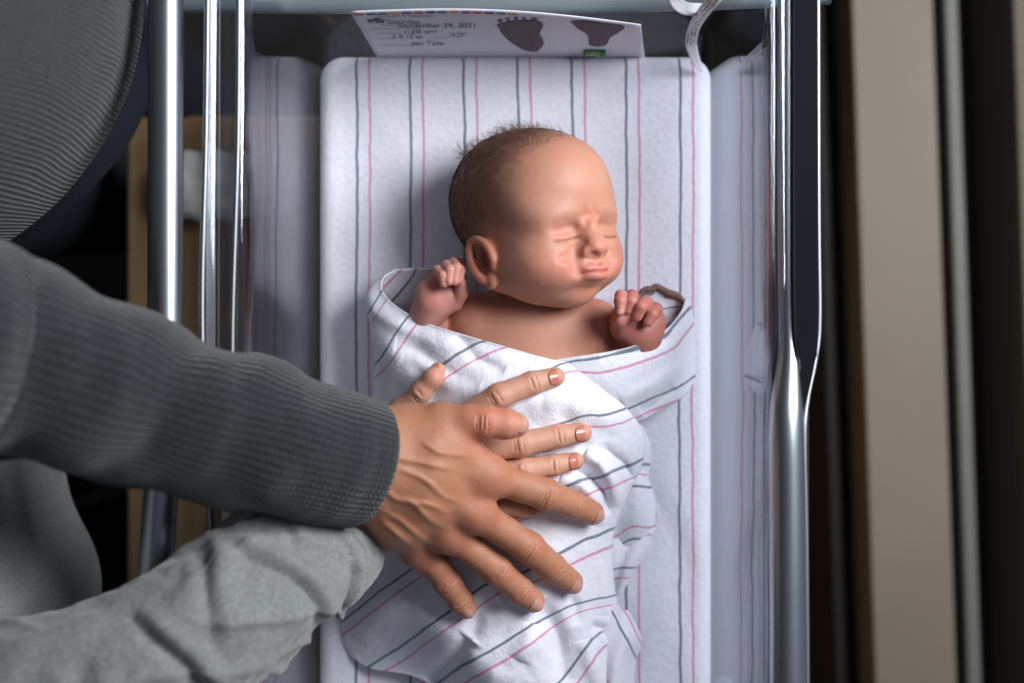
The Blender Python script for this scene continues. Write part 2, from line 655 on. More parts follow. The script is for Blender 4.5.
def sweep(pts, rx, rz=None, seg=24, n=None, caps=True, up=(0, 0, 1), uv=False):
    """tube along pts (world); rx across, rz along 'up'; returns V, F, attrs"""
    pts = np.asarray(pts, float)
    if np.isscalar(rx): rx = [rx] * len(pts)
    rz = rx if rz is None else ([rz] * len(pts) if np.isscalar(rz) else rz)
    q = np.column_stack([pts, rx, rz])
    if n: q = catmull(q, n)
    p, rx, rz = q[:, :3], q[:, 3], q[:, 4]
    T = np.gradient(p, axis=0)
    T /= np.linalg.norm(T, axis=1)[:, None] + 1e-12
    up = np.asarray(up, float)
    S = np.cross(T, up)
    S /= np.linalg.norm(S, axis=1)[:, None] + 1e-12
    U = np.cross(S, T)
    a = np.linspace(0, 2 * math.pi, seg, endpoint=False)
    V = p[None] + np.cos(a)[:, None, None] * S[None] * rx[None, :, None] + np.sin(a)[:, None, None] * U[None] * rz[None, :, None]
    m = len(p)
    F = grid_faces(seg, m, True).tolist()
    L = np.r_[0, np.cumsum(np.linalg.norm(np.diff(p, axis=0), axis=1))]
    uu = np.broadcast_to((a / (2 * math.pi))[:, None], (seg, m)).ravel()
    vv = np.broadcast_to(L[None], (seg, m)).ravel()
    V = V.reshape(-1, 3)
    if caps:
        V = np.vstack([V, p[0], p[-1]])
        uu = np.r_[uu, 0, 0]
        vv = np.r_[vv, 0, L[-1]]
        for i in range(seg):
            j = (i + 1) % seg
            F.append((i * m, j * m, seg * m))
            F.append((i * m + m - 1, seg * m + 1, j * m + m - 1))
    return V, F, dict(u=uu, v=vv)


def tps(points, values, lam=1e-3):
    p = np.asarray(points, float) / 100.0
    v = np.asarray(values, float)
    n = len(p)

    def U(r2):
        return np.where(r2 > 0, r2 * np.log(r2 + 1e-12), 0)
    K = U(((p[:, None] - p[None]) ** 2).sum(-1)) + lam * np.eye(n)
    Q = np.column_stack([np.ones(n), p])
    A = np.block([[K, Q], [Q.T, np.zeros((3, 3))]])
    w = np.linalg.solve(A, np.r_[v, 0, 0, 0])

    def f(x, y):
        s = np.shape(x)
        q = np.column_stack([np.ravel(x), np.ravel(y)]) / 100.0
        out = U(((q[:, None] - p[None]) ** 2).sum(-1)) @ w[:n] + w[n] + q @ w[n + 1:]
        return out.reshape(s)
    return f


def coons(top, right, bottom, left, nu, nv):
    """(px, py, z) patch; u runs left->right, v runs top->bottom. returns arrays (nu,nv)"""
    T, B = catmull(top, nu), catmull(bottom, nu)
    Lf, R = catmull(left, nv), catmull(right, nv)
    u = np.linspace(0, 1, nu)[:, None, None]
    v = np.linspace(0, 1, nv)[None, :, None]
    S = (1 - v) * T[:, None] + v * B[:, None] + (1 - u) * Lf[None] + u * R[None]
    S -= (1 - u) * (1 - v) * T[0] + u * (1 - v) * T[-1] + (1 - u) * v * B[0] + u * v * B[-1]
    return S[..., 0], S[..., 1], S[..., 2], u[..., 0] + 0 * v[..., 0], v[..., 0] + 0 * u[..., 0]


def unproj(X, Y, Z):
    s = (CZ - Z) / FPX
    return np.stack([(X - 512) * s, (341.5 - Y) * s, Z], -1).reshape(-1, 3)


def solidify(o, th, off=-1):
    m = o.modifiers.new('thickness', 'SOLIDIFY')
    m.thickness = th
    m.offset = off
    return o


# ------------------------------------------------------------------ the setting
tagit(box('floor', (-2.6, -2.4, -0.05), (1.2, 2.4, 0.0), M['floor'], bev=0), kind='structure')
tagit(box('wall_left', (-2.65, -2.4, 0), (-2.6, 2.4, 2.6), M['wall'], bev=0), kind='structure')
tagit(box('wall_back', (-2.6, 2.4, 0), (1.2, 2.45, 2.6), M['wall'], bev=0), kind='structure')
RS = math.radians(2.0)


def sill(name, x0, x1, z0, z1, mat, parent=None, bev=0.003):
    return box(name, (x0, -1.9, z0), (x1, 1.9, z1), mat, parent, bev, rot=RS)


ZS = 0.50
SS = (CZ - ZS) / FPX


def sx(px): return (px - 512) * SS


tagit(sill('trim_1', sx(838), sx(851), 0.0, ZS - 0.06, M['brown_trim']), kind='structure')
tagit(sill('trim_2', sx(863), sx(945), 0.0, ZS, M['beige']), kind='structure')
tagit(sill('trim_3', sx(945), sx(954), 0.0, ZS - 0.02, M['gasket']), kind='structure')
tagit(sill('trim_4', sx(954), sx(968), 0.0, ZS + 0.006, M['alu']), kind='structure')
tagit(sill('trim_5', sx(968), sx(1014), 0.0, ZS - 0.10, M['brown_trim']), kind='structure')
tagit(sill('wall_right', sx(1014), sx(1080), 0.0, ZS + 0.03, M['wall']), kind='structure')

# ------------------------------------------------------------------ bassinet (clear tub in its metal frame)
bass = empty('hospital_bassinet', (0, -0.05, 0))
tagit(bass, 'clear acrylic hospital bassinet tub held in a steel tube frame around the baby', 'bassinet')


def kid(o, root=bass):
    return fix_parent(o, root)


ZB, ZR = 0.845, 1.04
YT, YB = 0.262, -0.40
# left wall px 245 at the rim, 318 at mattress height
xl0, xl1 = P(318, 0, 0.90)[0] - 0.004, P(245, 0, ZR)[0]
xr0, xr1 = P(713, 0, 0.90)[0] + 0.004, P(770, 0, ZR)[0]


def tub_section(z):
    t = (z - ZB) / (ZR - ZB)
    t9 = (0.90 - ZB) / (ZR - ZB)
    f = (t - t9) / (1 - t9)
    return xl0 + (xl1 - xl0) * f, xr0 + (xr1 - xr0) * f, YT + 0.012 * t, YB - 0.012 * t


def tub_ring(z, r=0.030, off=0.0):
    x0, x1, y1, y0 = tub_section(z)
    x0, x1, y0, y1 = x0 - off, x1 + off, y0 - off, y1 + off
    r += off
    pts = []
    for cx_, cy_, a0 in ((x1 - r, y1 - r, 0), (x0 + r, y1 - r, 90), (x0 + r, y0 + r, 180), (x1 - r, y0 + r, 270)):
        for k in range(9):
            a = math.radians(a0 + k * 90 / 8)
            pts.append((cx_ + r * math.cos(a), cy_ + r * math.sin(a), z))
    return np.array(pts)


rings = [tub_ring(z) for z in np.linspace(ZB, ZR, 12)]
nr = len(rings[0])
# flange: rolls outwards; its outer edge is notched at the right where the steel tube rises


def flange_ring(off, z):
    R0 = tub_ring(ZR)
    R1 = tub_ring(ZR, off=off)
    R1[:, 2] = z
    left = R1[:, 0] < 0
    R1[left, 0] = np.where(np.abs(R1[left, 0] - R1[:, 0].min()) < 0.03, R1[left, 0] - off * 0.0, R1[left, 0])
    return R1


inner = [np.array(r) for r in rings] + [flange_ring(0.004, ZR + 0.0015), flange_ring(0.026, ZR - 0.003)]
V = np.concatenate(inner)
F = []
for i in range(len(inner) - 1):
    for j in range(nr):
        k = (j + 1) % nr
        F.append((i * nr + j, i * nr + k, (i + 1) * nr + k, (i + 1) * nr + j))
F.append(tuple(range(nr))[::-1])
tub = kid(mesh_obj('tub', V, F, M['acrylic'], smooth=True))
solidify(tub, 0.003, 1)


def tube_part(name, pxs, r, mat, seg=20, n=60, rz=None):
    pts = [P(*p) for p in pxs]
    V, F, a = sweep(pts, r, rz, seg=seg, n=n)
    return kid(mesh_obj(name, V, F, mat))


# left steel tube and bright tub edge rods
ZL = 1.03
tube_part('side_rail', [(166, -160, ZL), (165.5, 200, ZL), (164, 420, ZL), (155, 600, ZL), (152, 860, ZL)], 0.0115, M['chrome'])
tube_part('edge_rod', [(209, -160, ZR), (206, 120, ZR), (202, 340, ZR), (214, 560, ZR), (240, 860, ZR)], 0.0020, M['chrome_soft'], 10)
tube_part('edge_rod', [(239, -160, ZR + .004), (238, 120, ZR + .004), (232, 350, ZR + .004), (236, 560, ZR + .004), (246, 700, ZR + .004), (250, 860, ZR + .004)], 0.0018, M['chrome_soft'], 10)
# right steel tube: slim above, wide below the bend
rpx = [(787, -160, 1.035), (787, 200, 1.035), (788, 320, 1.035), (789, 355, 1.037), (787, 395, 1.042), (786, 430, 1.045), (787, 520, 1.045), (788, 860, 1.045)]
rr = [0.0062, 0.0062, 0.0062, 0.0070, 0.0098, 0.0112, 0.0114, 0.0114]
tube_part('side_rail', rpx, rr, M['chrome'], 24, 120)
tube_part('edge_rod', [(817, -160, 1.03), (818, 200, 1.03), (819, 320, 1.03), (815, 360, 1.032), (807, 400, 1.036), (804, 440, 1.04), (806, 560, 1.04), (808, 860, 1.04)], 0.0019, M['chrome_soft'], 12, 120)
tube_part('edge_rod', [(773, -160, 1.04), (773, 250, 1.04), (774, 330, 1.04), (768, 380, 1.04), (764, 430, 1.04), (764, 560, 1.04), (765, 860, 1.04)], 0.0016, M['acrylic'], 12, 120)
# black channel between slim tube and outer edge
L_, R_ = catmull([(794, -160), (795, 300), (800, 360), (800, 396), (799, 420)], 60), catmull([(817, -160), (818, 300), (815, 360), (806, 402), (801, 420)], 60)
MBk = MB()
for zz in (1.0455, 1.0435):
    MBk.add(np.vstack([unproj(L_[:, 0], L_[:, 1], np.full(60, zz)), unproj(R_[:, 0], R_[:, 1], np.full(60, zz))]), grid_faces(2, 60))
kid(MBk.build('channel', M['matte_black']))
# end rail beyond the head end
tube_part('end_rail', [(150, 2, 0.96), (300, 3, 0.96), (500, 4, 0.96), (700, 0, 0.96), (830, -6, 0.96)], 0.0075, M['bar_plastic'])
# posts that carry the tub
for qx, qy in ((165, -130), (790, -130), (158, 800), (790, 800)):
    a = P(qx, qy, 1.03)
    V, F, _ = sweep([(a[0], a[1], 1.03), (a[0], a[1], 0.75)], 0.010, seg=16, up=(0, 1, 0))
    kid(mesh_obj('post', V, F, M['chrome']))

# cart cabinet under the tub
cart = empty('bassinet_cart', (-0.09, -0.2, 0))
tagit(cart, 'tan wooden cabinet under the bassinet, seen in the gap beside the left steel rail', 'cabinet')
yc = P(0, 128, 0.72)[1]
fix_parent(box('body', (-0.335, -0.62, 0.10), (0.06, yc, 0.70), M['tan_wood'], bev=0.004), cart)
fix_parent(box('top_panel', (-0.345, -0.63, 0.70), (0.07, yc + 0.01, 0.72), M['tan_wood'], bev=0.004), cart)
for k in range(2):
    d = fix_parent(box('door', (-0.30 + 0.18 * k, yc + 0.0, 0.13), (-0.125 + 0.18 * k, yc + 0.018, 0.68), M['tan_wood'], bev=0.004), cart)
    V, F, _ = sweep([(-0.145 + 0.045 * k, yc + 0.03, 0.35), (-0.145 + 0.045 * k, yc + 0.03, 0.46)], 0.005, seg=12, up=(0, 1, 0))
    h_ = mesh_obj('handle', V, F, M['chrome'], d)
    h_.location = Vector((0, 0, 0))
for qx, qy in ((-0.27, -0.58), (0.03, -0.58), (-0.27, 0.12), (0.03, 0.12)):
    V, F, _ = sweep([(qx - 0.012, qy, 0.035), (qx + 0.012, qy, 0.035)], 0.035, seg=20)
    w = mesh_obj('caster', V, F, M['black_metal'])
    fix_parent(w, cart)
    V, F = box_mesh((qx - 0.018, qy - 0.018, 0.05), (qx + 0.018, qy + 0.018, 0.10), 0.003)
    fix_parent(mesh_obj('caster_fork', V, F, M['chrome'], smooth=False), cart)

# white towel roll on the cart
tw = P(212, 186, 0.74)
V, F, _ = sweep([(tw[0] - 0.035, tw[1], 0.742), (tw[0] - 0.03, tw[1], 0.742), (tw[0] + 0.03, tw[1], 0.742), (tw[0] + 0.035, tw[1], 0.742)],
                [0.014, 0.029, 0.029, 0.014], [0.012, 0.022, 0.022, 0.012], seg=32, n=30)
V = V + 0.0015 * np.sin(V[:, :1] * 260) * np.array([0, 1, 1])
tagit(mesh_obj('rolled_cloth', V, F, M['white_cloth']), 'small off-white rolled cloth on the tan cabinet, beside the left steel rail', 'cloth')

# ------------------------------------------------------------------ mattress and striped sheet
mx0, mx1 = P(318, 0, 0.90)[0], P(713, 0, 0.90)[0]
my1 = P(0, 54, 0.90)[1]
my0 = -0.385
V, F = box_mesh((mx0 + 0.003, my0 + 0.003, ZB + 0.002), (mx1 - 0.003, my1 - 0.003, 0.894), 0.012, 4)
tagit(mesh_obj('mattress', V, F, M['white_cloth']), 'thin white mattress pad in the bassinet, under the striped sheet', 'mattress')


def sheet_z(x, y):
    """height field of the sheet on the mattress"""
    e = np.minimum(np.minimum(x - mx0, mx1 - x), np.minimum(my1 - y, y - my0))
    rr_ = 0.012
    q = np.clip(1 - e / rr_, 0, 1)
    z = 0.90 - rr_ * (1 - np.sqrt(np.clip(1 - q * q, 0, 1)))
    p = np.stack([x * 9, y * 6], -1)
    z += 0.0020 * fbm(p, 3, 3) * np.clip(e / 0.03, 0, 1)
    # soft diagonal creases
    p2 = np.stack([(x + y * 0.55) * 26, (y - x * .5) * 5], -1)
    z += 0.0018 * fbm(p2, 2, 9) * np.clip(e / 0.02, 0, 1) * smoothstep(-0.1, 0.6, vnoise(np.stack([x * 7, y * 7], -1), 21) + 0.3)
    return z


nx, ny = 260, 380
ex = np.r_[0, np.linspace(0, 1, nx - 2), 1]
ey = np.r_[0, np.linspace(0, 1, ny - 2), 1]
gx = mx0 + (mx1 - mx0) * ex
gy = my0 + (my1 - my0) * ey
X, Y = np.meshgrid(gx, gy, indexing='ij')
Z = sheet_z(X, Y)
# corner rounding in plan
rc = 0.018
for cx_, sgx in ((mx0, 1), (mx1, -1)):
    for cy_, sgy in ((my1, -1), (my0, 1)):
        ccx, ccy = cx_ + sgx * rc, cy_ + sgy * rc
        m = ((X - ccx) * sgx < 0) & ((Y - ccy) * sgy < 0)
        d_x, d_y = X - ccx, Y - ccy
        mxx = np.maximum(np.abs(d_x), np.abs(d_y))
        rad = np.hypot(d_x, d_y)
        s_ = np.where(rad > 0, mxx / np.maximum(rad, 1e-9), 1)
        X = np.where(m, ccx + d_x * s_, X)
        Y = np.where(m, ccy + d_y * s_, Y)
sxp = (X / (1.0 / FPX) + 512 - 518) / 54.0
Z[0, :] = Z[-1, :] = ZB + 0.006
Z[:, 0] = Z[:, -1] = ZB + 0.006
wobble = 0.035 * fbm(np.stack([X * 4, Y * 9], -1), 3, 5)
sh = mesh_obj('fitted_sheet', np.stack([X, Y, Z], -1).reshape(-1, 3), grid_faces(nx, ny)[:, ::1], M['striped'], attrs=dict(stripe=(sxp + wobble).ravel()))
tagit(sh, 'white flannel sheet with pink and grey stripes covering the mattress', 'sheet')

# ------------------------------------------------------------------ swaddle blanket
# stripe field traced as whole numbers along the grey lines (pink lies .23 below each)
SL = {
    0: [(459, 668), (502, 644), (530, 626), (559, 610), (585, 601), (612, 596)],
    1: [(365, 669), (405, 643), (449, 612), (487, 583), (530, 569), (558, 553), (585, 539), (612, 528)],
    2: [(346, 619), (380, 592), (415, 566), (470, 528), (540, 495), (600, 476)],
    3: [(360, 560), (420, 500), (500, 440), (570, 420), (600, 415), (627, 408), (655, 395), (693, 376)],
    4: [(362, 500), (420, 440), (480, 400), (540, 377), (566, 364), (620, 352)],
    5: [(364, 430), (410, 395), (440, 368), (463, 352), (485, 341)],
    6: [(368, 372), (383, 357), (397, 333), (410, 315)],
    7: [(372, 310), (380, 296)],
    -1: [(520, 715), (559, 682), (580, 656), (599, 633)],
}
pp, vv_ = [], []
for k, L in SL.items():
    for q in L:
        pp.append(q)
        vv_.append(k)
for k, L in {3.77: [(566, 373), (600, 372), (625, 366), (655, 356), (675, 345), (690, 325)], 2.77: [(585, 425), (637, 415), (665, 404), (693, 390)]}.items():
    for q in L:
        pp.append(q)
        vv_.append(k)
stripeA = tps(pp, vv_, 0.01)

HB = 0.905


def ridge(Zp, X, Y, line, amp, w, sharp=1.0, fade=True):
    d, sd, t = poly_dist(X, Y, line)
    w_ = np.where(sd > 0, w, w * sharp)
    prof = np.exp(-(d / w_) ** 2)
    f = np.sin(np.clip(t, 0, 1) * math.pi) ** 0.5 if fade else 1
    return Zp + amp * prof * f


# main wrap --------------------------------------------------------
top = [(397, 270, .930), (384, 279, .938), (384, 293, .946), (398, 307, .953), (425, 322, .960), (452, 331, .967), (500, 345, .976), (545, 358, .980), (566, 363, .979)]
right = [(566, 363, .979), (597, 387, .981), (627, 411, .966), (643, 437, .945), (641, 462, .938), (628, 492, .936), (613, 530, .930), (612, 575, .925), (617, 606, .920), (626, 640, .915), (629, 700, .908), (622, 790, .904)]
bottom = [(352, 655, .904), (372, 668, .906), (430, 684, .912), (505, 760, .906), (622, 790, .904)]
left = [(397, 270, .930), (378, 284, .925), (376, 310, .912), (376, 380, .904), (362, 470, .903), (351, 560, .903), (344, 600, .903), (344, 635, .903), (352, 655, .904)]
AX, AY, AZ, AU, AV = coons(top, right, bottom, left, 260, 360)
prof = np.clip(1 - np.abs(2 * AU - 1) ** 2.1, 0, 1) ** 0.66
lift = 0.052 * smoothstep(0.0, 0.25, AV) + 0.004
lift = lift * (1 - 0.85 * smoothstep(0.80, 1.0, AV))
AZ = AZ + prof * lift
# dents and folds
for line, amp, w in [
    ([(430, 683), (456, 655), (470, 638)], -0.014, 10),
    ([(470, 640), (480, 612), (500, 600)], -0.006, 9),
    ([(395, 345), (420, 352), (450, 372), (480, 385)], -0.004, 8),
    ([(455, 335), (478, 360), (505, 372)], -0.004, 7),
    ([(400, 360), (430, 378), (440, 400)], -0.003, 9),
    ([(540, 600), (555, 630), (565, 683)], -0.009, 11),
    ([(566, 590), (574, 605), (576, 625)], -0.004, 7),
    ([(590, 625), (612, 632), (630, 630)], -0.010, 5),
    ([(585, 640), (590, 660), (600, 690)], 0.006, 9),
    ([(520, 660), (530, 640), (535, 625)], 0.005, 11),
    ([(585, 455), (600, 462), (612, 480), (618, 505)], 0.010, 7),
    ([(570, 468), (590, 478), (603, 492), (606, 515)], -0.008, 5),
    ([(560, 478), (582, 484), (596, 500), (600, 525)], 0.006, 6),
    ([(600, 445), (622, 462), (632, 480)], -0.007, 5),
    ([(545, 395), (590, 405), (620, 425)], 0.002, 12),
    ([(360, 640), (380, 615), (420, 590)], 0.004, 14),
    ([(600, 560), (606, 590), (604, 615)], 0.004, 8),
    ([(480, 690), (500, 660), (540, 640)], 0.004, 12),
    ([(560, 400), (575, 440), (590, 450)], -0.003, 10),
]:
    AZ = ridge(AZ, AX, AY, line, amp, w)
AZ += 0.0016 * fbm(np.stack([AX / 38, AY / 38], -1), 3, 31) * np.clip(prof * 2, 0, 1)
st = -stripeA(AX, AY)
swaddle = empty('swaddle_blanket', tuple(P(500, 500, 0.905)))
tagit(swaddle, 'white flannel blanket with pink and grey stripes, wrapped around the newborn', 'blanket')


def swad(name, X, Y, Z, s, mat='striped', th=0.0013):
    V = unproj(X, Y, Z)
    F = grid_faces(X.shape[0], X.shape[1])
    o = mesh_obj(name, V, F, M[mat], attrs=dict(stripe=np.ravel(s)))
    solidify(o, th, -1)
    fix_parent(o, swaddle)
    return o


swad('outer_wrap', AX, AY, AZ, st)


def cloth_z(px, py):
    """top of the wrap seen at a pixel"""
    d = (AX - px) ** 2 + (AY - py) ** 2
    i = np.argsort(d.ravel())[:4]
    return float(AZ.ravel()[i].mean())


# right hand flap (under the main wrap) ------------------------------
top = [(556, 360, .970), (600, 354, .974), (640, 344, .972), (664, 331, .960), (680, 312, .944), (685, 297, .938)]
right = [(685, 297, .938), (691, 312, .930), (694, 345, .915), (694, 380, .906)]
bottom = [(560, 412, .965), (610, 425, .950), (640, 420, .935), (656, 411, .930), (680, 398, .915), (694, 380, .906)]
left = [(556, 360, .970), (556, 385, .972), (560, 412, .965)]
BX, BY, BZ, BU, BV = coons(top, right, bottom, left, 140, 90)
BZ = BZ + 0.010 * np.sin(BU * math.pi) * np.sin(np.clip(BV, 0, 1) * math.pi) ** 0.7
BZ = ridge(BZ, BX, BY, [(620, 400), (650, 385), (690, 360)], 0.004, 7)
BZ = ridge(BZ, BX, BY, [(640, 412), (652, 404), (672, 385)], -0.006, 5)
BZ = ridge(BZ, BX, BY, [(600, 358), (640, 352), (672, 335)], -0.004, 5)
swad('side_flap', BX, BY, BZ, -stripeA(BX, BY) + 0.0)

# lining seen inside behind the right fist of the baby (image left)
top = [(396, 269, .931), (412, 268, .925), (430, 268, .920), (458, 269, .915)]
bottom = [(378, 330, .915), (405, 338, .918), (430, 345, .92), (460, 350, .92)]
left = [(396, 269, .931), (382, 283, .930), (378, 330, .915)]
right = [(458, 269, .915), (458, 310, .915), (460, 350, .92)]
CX, CY, CZZ, CU, CV = coons(top, right, bottom, left, 60, 60)
CZZ -= 0.012 * np.sin(CU * math.pi) * np.sin(CV * math.pi)
fs = tps([(413, 273), (398, 293), (402, 268), (378, 280), (396, 320), (430, 268)], [0, 0, 0.23, 0.35, -0.25, -0.3])
swad('lining', CX, CY, CZZ, fs(CX, CY))

# lining behind the left fist (image right) with a thin wavy brown band along its edge
top = [(622, 292, .922), (640, 291, .926), (655, 286, .928), (668, 289, .928), (680, 296, .930), (686, 305, .930)]
right = [(686, 305, .930), (684, 320, .934), (679, 334, .940)]
bottom = [(622, 345, .935), (640, 348, .940), (660, 342, .942), (679, 334, .940)]
left = [(622, 292, .922), (622, 318, .925), (622, 345, .935)]
DX, DY, DZ, DU, DV = coons(top, right, bottom, left, 60, 50)
DZ -= 0.001 * np.sin(DU * math.pi) ** 0.8 * np.sin(DV * math.pi)
fs = tps([(640, 299), (652, 295), (652, 302), (665, 297), (662, 331), (668, 336), (655, 342)], [0, 0, 0.23, 0.23, -1, -1, -1.1])
swad('lining', DX, DY, DZ, fs(DX, DY))
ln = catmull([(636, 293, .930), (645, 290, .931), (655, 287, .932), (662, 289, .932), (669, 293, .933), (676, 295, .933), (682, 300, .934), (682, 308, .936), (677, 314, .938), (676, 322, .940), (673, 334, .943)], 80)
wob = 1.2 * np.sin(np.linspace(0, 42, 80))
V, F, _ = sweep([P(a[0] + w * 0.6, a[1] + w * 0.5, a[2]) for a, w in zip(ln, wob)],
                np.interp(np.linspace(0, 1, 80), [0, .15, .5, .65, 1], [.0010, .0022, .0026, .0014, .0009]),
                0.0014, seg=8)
fix_parent(mesh_obj('edge_band', V, F, M['brown_edge']), swaddle)

# loose side folds at the right below the hands
for pts in (
    ([(640, 425, .925), (648, 445, .918), (645, 462, .915)], [(640, 425, .925), (625, 440, .92), (610, 470, .93)], [(610, 470, .93), (625, 485, .925), (640, 488, .915)], [(645, 462, .915), (646, 474, .912), (640, 488, .915)], 3.0),
    ([(612, 478, .925), (628, 470, .925), (642, 466, .918)], [(642, 466, .918), (652, 492, .910), (659, 514, .906)], [(606, 548, .915), (630, 544, .910), (650, 535, .905), (659, 514, .906)], [(612, 478, .925), (608, 510, .925), (606, 548, .915)], 2.0),
    ([(606, 540, .915), (628, 537, .910), (652, 530, .905)], [(652, 530, .905), (646, 552, .905), (632, 572, .904)], [(604, 600, .912), (618, 595, .908), (632, 572, .904)], [(606, 540, .915), (603, 570, .915), (604, 600, .912)], 1.0),
    ([(606, 598, .925), (618, 606, .935), (628, 612, .925)], [(628, 612, .925), (640, 640, .912), (634, 665, .906), (630, 720, .905)], [(590, 722, .92), (610, 722, .93), (630, 720, .905)], [(606, 598, .925), (598, 650, .935), (590, 722, .92)], 0.0),
):
    T, R, B_, L_, k = pts
    if k == 3.0:
        T, R, B_, L_ = T, B_, B_, R
        T = [(625, 415, .93), (640, 425, .925), (650, 445, .918)]
        R = [(650, 445, .918), (648, 470, .912), (640, 490, .912)]
        B_ = [(606, 485, .925), (625, 488, .925), (640, 490, .912)]
        L_ = [(625, 415, .93), (612, 450, .93), (606, 485, .925)]
    X_, Y_, Z_, U_, V__ = coons(T, R, B_, L_, 50, 50)
    Z_ = Z_ + 0.006 * np.sin(U_ * math.pi) * np.sin(V__ * math.pi) + 0.002 * np.sin(U_ * 9 + V__ * 4)
    cy0, cx0 = Y_.mean(), X_.mean()
    if k == 1.0: s_ = (Y_ - 540 - (X_ - 620) * -0.10) / 40 + 0.30
    elif k == 2.0: s_ = -(Y_ - 536 + (X_ - 620) * 0.25) / 52.0 + 0.15 + 0.05 * np.sin(X_ / 6)
    elif k == 3.0: s_ = (Y_ - 463 - (X_ - 620) * 0.05) / 60
    else: s_ = (X_ - 626 + (Y_ - 640) * -0.5) / 50
    swad('loose_fold', X_, Y_, Z_, s_)

# ------------------------------------------------------------------ newborn
Fv = np.array([0.64, -0.03, 0.77])
Uv = np.array([-0.06, 1.0, 0.10])
Fv /= np.linalg.norm(Fv)
Uv -= Fv * (Uv @ Fv)
Uv /= np.linalg.norm(Uv)
Lv = np.cross(Uv, Fv)
HO = P(533, 207, 0.956)
camp = np.array([0, 0, CZ])


def hp(px, py, X):
    """point of the head seen at a pixel whose sideways offset from the face's middle plane is X"""
    d = P(px, py, 0.9) - camp
    t = (X - (camp - HO) @ Lv) / (d @ Lv)
    return camp + t * d


def hl(x, y, z):
    return HO + Lv * x + Fv * y + Uv * z


HR = np.stack([Lv, Fv, Uv])
hs = 0.0009
G = SDF(HO - [0.080, 0.085, 0.068], HO + [0.082, 0.070, 0.070], hs)
G.ell(hl(0, -0.0015, 0.0025), (0.0480, 0.0585, 0.0495), 0, R=HR)        # cranium
G.ell(hl(0, -0.018, 0.006), (0.0460, 0.0415, 0.0440), 0.02, R=HR)       # occiput
G.ell(hl(0, 0.022, 0.014), (0.0395, 0.0335, 0.0315), 0.02, R=HR)        # forehead
G.ell(hl(0, 0.014, -0.030), (0.0410, 0.0400, 0.0320), 0.02, R=HR)       # face block
for s in (-1, 1):
    G.ell(hl(0.026 * s, 0.031, -0.039), (0.0205, 0.0235, 0.0205), 0.014, R=HR)   # cheeks
    G.ell(hl(0.0175 * s, 0.042, -0.044), (0.0150, 0.0170, 0.0130), 0.010, R=HR)
    G.ell(hl(0.033 * s, 0.008, -0.044), (0.0160, 0.0240, 0.0150), 0.012, R=HR)   # jaw
    G.ell(hl(0.0205 * s, 0.0385, -0.0090), (0.0160, 0.0150, 0.0085), 0.014, R=HR)   # brow
for s in (-1, 1):
    G.ell(hl(0.0265 * s, 0.0250, 0.0020), (0.0150, 0.0165, 0.0140), 0.014, R=HR)  # temples
G.ell(hl(0, 0.0485, -0.0455), (0.0155, 0.0165, 0.0120), 0.009, R=HR)    # muzzle
G.ell(hl(0, 0.0365, -0.0600), (0.0140, 0.0125, 0.0092), 0.007, R=HR)    # chin
G.ell(hl(0, 0.020, -0.058), (0.0270, 0.0250, 0.0120), 0.014, R=HR)      # under chin


def surf_y(x, z, lo=0.02, hi=0.085):
    """front surface of the head in its own frame (trilinear look-up)"""
    ys = np.linspace(hi, lo, 160)
    pts = (HO + Lv * x + Uv * z)[None] + ys[:, None] * Fv[None]
    d = G.sample(pts)
    m = np.where(d < 0)[0]
    if not len(m) or m[0] == 0: return 0.05
    k = m[0]
    return float(ys[k - 1] + (ys[k] - ys[k - 1]) * d[k - 1] / (d[k - 1] - d[k]))


# eye sockets and closed lids
for s in (-1, 1):
    ye = surf_y(0.020 * s, -0.0215)
    G.ell(hl(0.0190 * s, ye + 0.0050, -0.0180), (0.0140, 0.0066, 0.0060), 0.010, '-', R=HR)
    G.ell(hl(0.0195 * s, 0.0536 - 0.0100, -0.0205), (0.0128, 0.0100, 0.0092), 0.005, R=HR)      # eyeball under lid
    G.ell(hl(0.0190 * s, 0.0515 - 0.0080, -0.0290), (0.0130, 0.0078, 0.0045), 0.009, R=HR)      # puffy lower lid
# nose
G.cap(hl(0, 0.0520, -0.0120), hl(0, 0.0595, -0.0255), 0.0062, 0.0078, 0.008)
G.ell(hl(0, 0.0622, -0.0300), (0.0088, 0.0082, 0.0068), 0.004, R=HR)
for s in (-1, 1):
    G.ell(hl(0.0090 * s, 0.0570, -0.0318), (0.0054, 0.0070, 0.0052), 0.003, R=HR)
yn = surf_y(0, -0.030)
# lips
mo = []
for k in range(9):
    x = -0.0125 + 0.0250 * k / 8
    mo.append((x, -0.0470 + 0.0010 * (1 - abs(x) / 0.0125) - 0.0006 * math.exp(-(x / 0.0025) ** 2)))
my_ = [surf_y(x, z) for x, z in mo]
ym2 = my_[4]
G.chain([hl(x * 0.92, y - 0.0012, z + 0.0017) for (x, z), y in zip(mo, my_)], [0.0006, 0.0010, 0.0014, 0.0017, 0.0016, 0.0017, 0.0014, 0.0010, 0.0006], 0.004)
G.chain([hl(x * 0.80, y - 0.0014, z - 0.0022) for (x, z), y in zip(mo, my_)], [0.0006, 0.0011, 0.0016, 0.0020, 0.0022, 0.0020, 0.0016, 0.0011, 0.0006], 0.004)
my2 = [surf_y(x, z) for x, z in mo]
G.chain([hl(x, y, z) for (x, z), y in zip(mo, my2)], [0.0006, 0.0008, 0.0009, 0.0010, 0.0010, 0.0010, 0.0009, 0.0008, 0.0006], 0.0014, '-')
for s in (-1, 1):       # dimples at the mouth corners
    G.ell(hl(0.0138 * s, surf_y(0.0138 * s, -0.0475) + 0.0014, -0.0475), (0.0018, 0.0022, 0.0026), 0.004, '-', R=HR)
